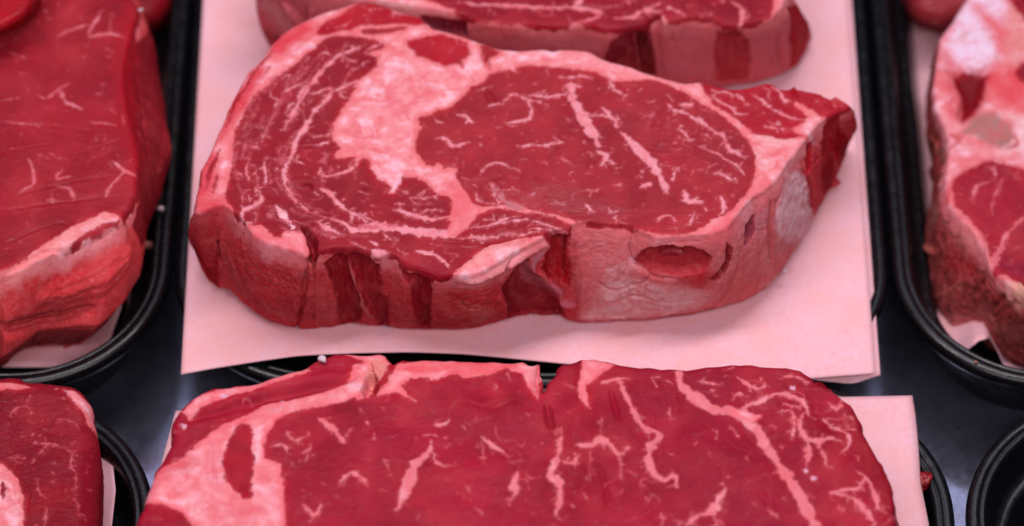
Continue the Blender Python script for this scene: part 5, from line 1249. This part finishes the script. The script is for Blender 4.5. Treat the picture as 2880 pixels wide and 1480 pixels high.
gfat = [('fat_band', f4((380, 790), (500, 690), (620, 600), (760, 555), (900, 470), (1000, 450), (1150, 425), (1400, 360), (1520, 290), (1560, 170), (1690, 140), (1720, 280), (1650, 390), (1500, 440), (1300, 475), (1130, 505), (1010, 560), (950, 650), (930, 760), (920, 830), (1040, 880), (1060, 1000), (1080, 1324), (1100, 1700), (480, 1700), (420, 1324), (330, 1230), (200, 1170), (60, 1150), (60, 1000), (170, 920), (300, 850))),
        ('fat_edge', f5((130, 380), (220, 300), (300, 160), (450, 130), (1100, 145), (1230, 130), (1340, 140), (1310, 420), (1270, 400), (1240, 330), (1190, 230), (1080, 195), (960, 240), (800, 270), (700, 240), (560, 290), (470, 260), (380, 280), (330, 330), (430, 435), (300, 380), (200, 390), (0, 440), (0, 405))),
        ('fat_edge', f4((1500, 80), (1782, 80), (1830, 150), (1782, 240), (1740, 300), (1700, 160), (1600, 130))),
        ('fat_wedge', f6((95, 130), (180, 110), (330, 170), (205, 262), (170, 300), (120, 320), (165, 495), (90, 430), (62, 350), (75, 250))), ('fat_wedge', f6((1130, 460), (1380, 520), (1345, 585), (1180, 540))),
        ('fat_edge', f4((330, 500), (420, 400), (600, 340), (880, 300), (1050, 240), (1250, 190), (1230, 240), (1060, 300), (900, 350), (700, 400), (540, 440), (450, 500), (400, 560)))]
build_steak('marbled_steak', 'large heavily marbled steak along the bottom edge of the picture', 'steak', (gA, gB, gC, gD), 0.047, 0.0024, [((2516, 1480), (2540, 1600)), ((2440, 1235), (2440, 1400)), ((2353, 1111), (2353, 1290))], nu=640, nv=250, nw=50, bevel=3.0, bulge=1.0,
            lean=[('loin_muscle', I((100, 2100), (2800, 2100), (2800, 800), (100, 800)), lin(152, 28, 52))], fats=gfat, veins=gv, flecks=120, fleck_size=(.25, .8), fat_col=lin(236, 116, 122), hid=-2.0, s_fat_col=lin(196, 90, 96),
            tints=[(f4((150, 960), (300, 900), (420, 860)), 34, lin(196, 34, 56), .7, 'fat', 2), (f4((560, 760), (560, 900), (600, 1060)), 26, lin(214, 70, 84), .7, 'fat', 2), (f4((950, 900), (980, 1100)), 30, lin(216, 70, 84), .6, 'fat', 2.5), (f4((480, 1180), (700, 1230), (900, 1220)), 40, lin(214, 76, 88), .6, 'fat', 3), (f4((640, 640), (800, 570), (1000, 500)), 24, lin(216, 70, 84), .6, 'fat', 2), (f4((400, 1080), (460, 1230)), 60, FAT_W, .9, 'fat', 2), (f4((1540, 320), (1620, 320)), 40, FAT_W, .9, 'fat', 1.5), (f4((380, 790), (460, 800)), 30, FAT_W, .8, 'fat', 1.5), (f4((960, 1120), (1000, 1240)), 30, FAT_W, .7, 'fat', 2), (f4((1500, 170), (1620, 200)), 70, lin(228, 70, 76), .7, 'fat', 2), (f5((300, 200), (800, 190), (1150, 180)), 40, lin(224, 60, 68), .65, 'fat', 1.5), (f4((200, 1000), (300, 1080)), 60, lin(226, 84, 90), .6, 'fat', 3),
                   (f4((60, 1200), (300, 1300)), 80, lin(150, 12, 28), .7, 'lean', 3), (f4((1700, 160), (1760, 200), (1700, 340)), 44, lin(214, 136, 116), .8, 'fat', 1.5), (f6((600, 300), (1300, 900), (1000, 1200)), 300, lin(146, 26, 54), .5, 'lean', 6), (f7((560, 500), (700, 800), (800, 1100), (830, 1324)), 50, lin(130, 16, 32), .7, 'lean', 3), (f5((0, 700), (1300, 600)), 300, lin(152, 32, 60), .5, 'lean', 6)],
            relief=[(f4((1690, 260), (1690, 330), (1660, 390)), 26, -4.5, 1.2), (f5((1370, 470), (1385, 540), (1400, 610)), 9, -3.0, 1.8), (f6((300, 360), (325, 450), (355, 560)), 8, -1.6, 1.0), (f6((210, 880), (255, 1020), (280, 1180)), 6, -1.0, 1.4), (f6((790, 400), (800, 500)), 8, -1.0, .8), (f4((360, 560), (900, 430), (1400, 330), (1560, 250)), 24, -2.4, 2.0), (f4((600, 480), (1000, 350), (1400, 240)), 50, 1.8, 3.0), (f4((900, 470), (1200, 420), (1560, 330)), 34, 1.6, 2.0), (f4((950, 620), (930, 800)), 14, -.6, 2.0),
                    (f4((660, 680), (640, 950), (720, 1130)), 10, -.5, 1.6), (f5((820, 450), (980, 490), (1140, 430)), 6, -.6, 1.2), (f5((980, 570), (1010, 500)), 5, -.4, 1.0), (f5((1080, 500), (1090, 620)), 5, -.4, 1.0), (f5((700, 500), (1000, 560), (1300, 520)), 90, 1.6, 5), (f5((100, 600), (700, 560)), 70, -1.2, 6), (f5((500, 1000), (900, 900), (1200, 1000)), 80, 1.2, 6), (f6((900, 700), (1200, 900), (1400, 1200)), 90, 1.5, 7), (f6((200, 500), (500, 800)), 60, 1.2, 5), (f6((480, 500), (520, 620), (640, 660), (560, 800)), 10, .7, .8), (f6((100, 160), (100, 400)), 34, 1.2, 2), (f6((20, 200), (60, 800), (40, 1100)), 60, -1.6, 6), (f6((650, 300), (700, 900), (600, 1200)), 30, -.9, 5), (f6((1500, 400), (1750, 650)), 60, 1.2, 4), (f7((300, 420), (560, 600), (700, 900)), 70, -2.0, 6), (f7((400, 560), (560, 560)), 6, -.8, .5), (f7((380, 610), (570, 630)), 6, -.8, .5)],
            seed=61, wet=.13, rough=1.3, vein_col=lin(224, 120, 126), vein_scale=.76, ragged=1.1, threads=1.2)

# ------------------------------------------------------------------ thick lean steak in the lower left tray
zF = tile(0, 1040, 3.01)
hA = I((-300, 1760), (0, 1780), (292, 1760))
hB = I((292, 1760), (280, 1520), (284, 1405), (288, 1339), (286, 1289), (276, 1239), (266, 1200), (268, 1175), (258, 1150), (244, 1128))
hC = I((244, 1128), (230, 1114), (213, 1106), (186, 1103), (166, 1101), (120, 1096), (86, 1093), (66, 1081), (30, 1080), (9, 1083), (-300, 1070))
hD = I((-300, 1070), (-300, 1760))
hv = []
for p, w in (((85, 395), (100, 350), (200, 300), (265, 332)), 18), (((485, 425), (620, 432), (668, 485)), 20), (((380, 575), (385, 640), (350, 702)), 18), (((295, 620), (450, 640), (560, 660), (622, 720), (600, 800), (650, 900), (640, 1010)), 20), (((60, 740), (205, 742)), 18), (((455, 790), (470, 800)), 26), (((320, 925), (330, 1020), (395, 1085)), 26), (((390, 1175), (380, 1330)), 24), (((190, 560), (210, 565)), 18), (((610, 455), (625, 460)), 24), (((640, 1050), (670, 1250)), 16), (((740, 770), (735, 820)), 14), (((840, 1060), (850, 1090)), 26), (((130, 715), (150, 720)), 20), (((370, 500), (385, 510)), 12):
    hv.append((zF(*p), w / 3.01))
hv.append((zF((20, 960), (30, 1010), (20, 1080)), 18, {'carve': True}))
build_steak('round_steak', 'thick dark lean steak with rounded edge in the lower left tray', 'steak', (hA, hB, hC, hD), 0.027, -0.026, [((280, 1520), (270, 1640)), ((286, 1289), (280, 1430)), ((268, 1175), (262, 1330))], nu=200, nv=260, nw=50, bevel=10.0, bulge=1.0, hid=-1.0,
            lean=[('round_muscle', I((-600, 2100), (600, 2100), (600, 900), (-600, 900)), lin(122, 20, 38))], fats=[('fat_cap', zF((-900, 700), (27, 800), (100, 860), (160, 950), (180, 1030), (215, 1080), (200, 1324), (190, 1800), (-900, 1800))), ('fat_edge', zF((-900, 60), (200, 100), (275, 150), (100, 165), (-900, 165))), ('fat_bead', zF((530, 150), (640, 170), (760, 240), (840, 390), (820, 450), (740, 432), (700, 350), (600, 260)))],
            veins=hv, flecks=60, s_lean_col=lin(118, 16, 30), side_fat_default=False, tints=[(zF((300, 1000), (560, 950), (600, 1100), (300, 1200)), 0, lin(150, 10, 26), .6, 'lean', 4), (zF((120, 1200), (150, 1240)), 40, FAT_W, .8, 'fat', 2), (zF((0, 150), (200, 140)), 20, lin(206, 70, 78), .7, 'fat', 1)],
            relief=[(zF((600, 200), (730, 290), (800, 410)), 60, 1.6, 1.5), (zF((27, 900), (150, 1000), (200, 1200)), 30, 1.2, 2)], seed=71, wet=.16, rough=.8, vein_col=lin(190, 84, 98), vein_scale=.7)

# ------------------------------------------------------------------ scraps and crumbs
def crumb(name, label, x, y, z, w, h, mat, seed, group=None):
    rs = np.random.RandomState(seed)
    nu, nv = 18, 12
    c = pt(x, y, z)
    a, b, d = w * MM / 2000, h * MM / 2000, min(w, h) * MM / 2400
    th = np.linspace(0, 2 * np.pi, nu, endpoint=False)
    ph = np.linspace(0.02, np.pi - 0.02, nv)
    ph, th = np.meshgrid(ph, th, indexing='ij')
    dirs = np.stack([np.sin(ph) * np.cos(th), np.sin(ph) * np.sin(th), np.cos(ph)], -1).reshape(-1, 3)
    r = 1 + 0.75 * noise3(dirs[:, 0] + seed, dirs[:, 1], dirs[:, 2], 0.75, seed, 3)
    V = dirs * r[:, None] * [a * .85, b * .85, d]
    an = rs.uniform(-.6, .6)
    V[:, :2] = V[:, :2] @ np.array([[math.cos(an), math.sin(an)], [-math.sin(an), math.cos(an)]])
    i = np.arange(nu * nv).reshape(nv, nu)
    j = np.roll(i, -1, 1)
    F = np.stack([i[:-1], i[1:], j[1:], j[:-1]], -1).reshape(-1, 4)
    o = mesh_object(name, V, F, mat)
    o.location = c + np.array([0, 0, d * 0.8])
    tag(o, label, 'scrap', group)
    return o
crumb('fat_crumb', 'white fat crumb on the inner wall of the left tray beside the steak', 453, 592, -.004, 26, 20, CRUMB, 1)
crumb('fat_crumb', 'pinkish fat crumb clinging to the lower right of the left steak', 416, 694, -.012, 30, 30, CRUMB_PINK, 2)
crumb('fat_crumb', 'tiny white crumb near the rounded front corner of the left tray', 431, 887, -.008, 15, 14, CRUMB, 3)
crumb('fat_crumb', 'white crumb at the back corner of the left steak', 396, 30, 0.034, 16, 12, CRUMB, 4)
crumb('fat_crumb', 'white fat chip on the back ridge of the bottom marbled steak', 908, 1014, 0.0475, 28, 20, CRUMB, 5)
crumb('fat_crumb', 'white fat chip on the side of the steak behind the ribeye', 2112, 110, 0.026, 22, 14, CRUMB, 6)
crumb('fat_crumb', 'small white bit at the right foot of the ribeye side', 2206, 766, 0.004, 14, 16, CRUMB, 7)
crumb('fat_crumb', 'orange crumb on the front rim of the right tray', 2743, 1020, -.0035, 12, 8, CRUMB_PINK, 8)
crumb('fat_crumb', 'tiny white crumb in the gap below the left tray rim', 106, 1073, -.012, 8, 7, CRUMB, 9)
crumb('meat_scrap', 'red nub of meat poking out right of the bottom paper sheet', 2600, 1362, -.004, 44, 70, simple_mat('scrap_red', tuple(lin(150, 26, 36)), .35, .5, .4, 300), 12)
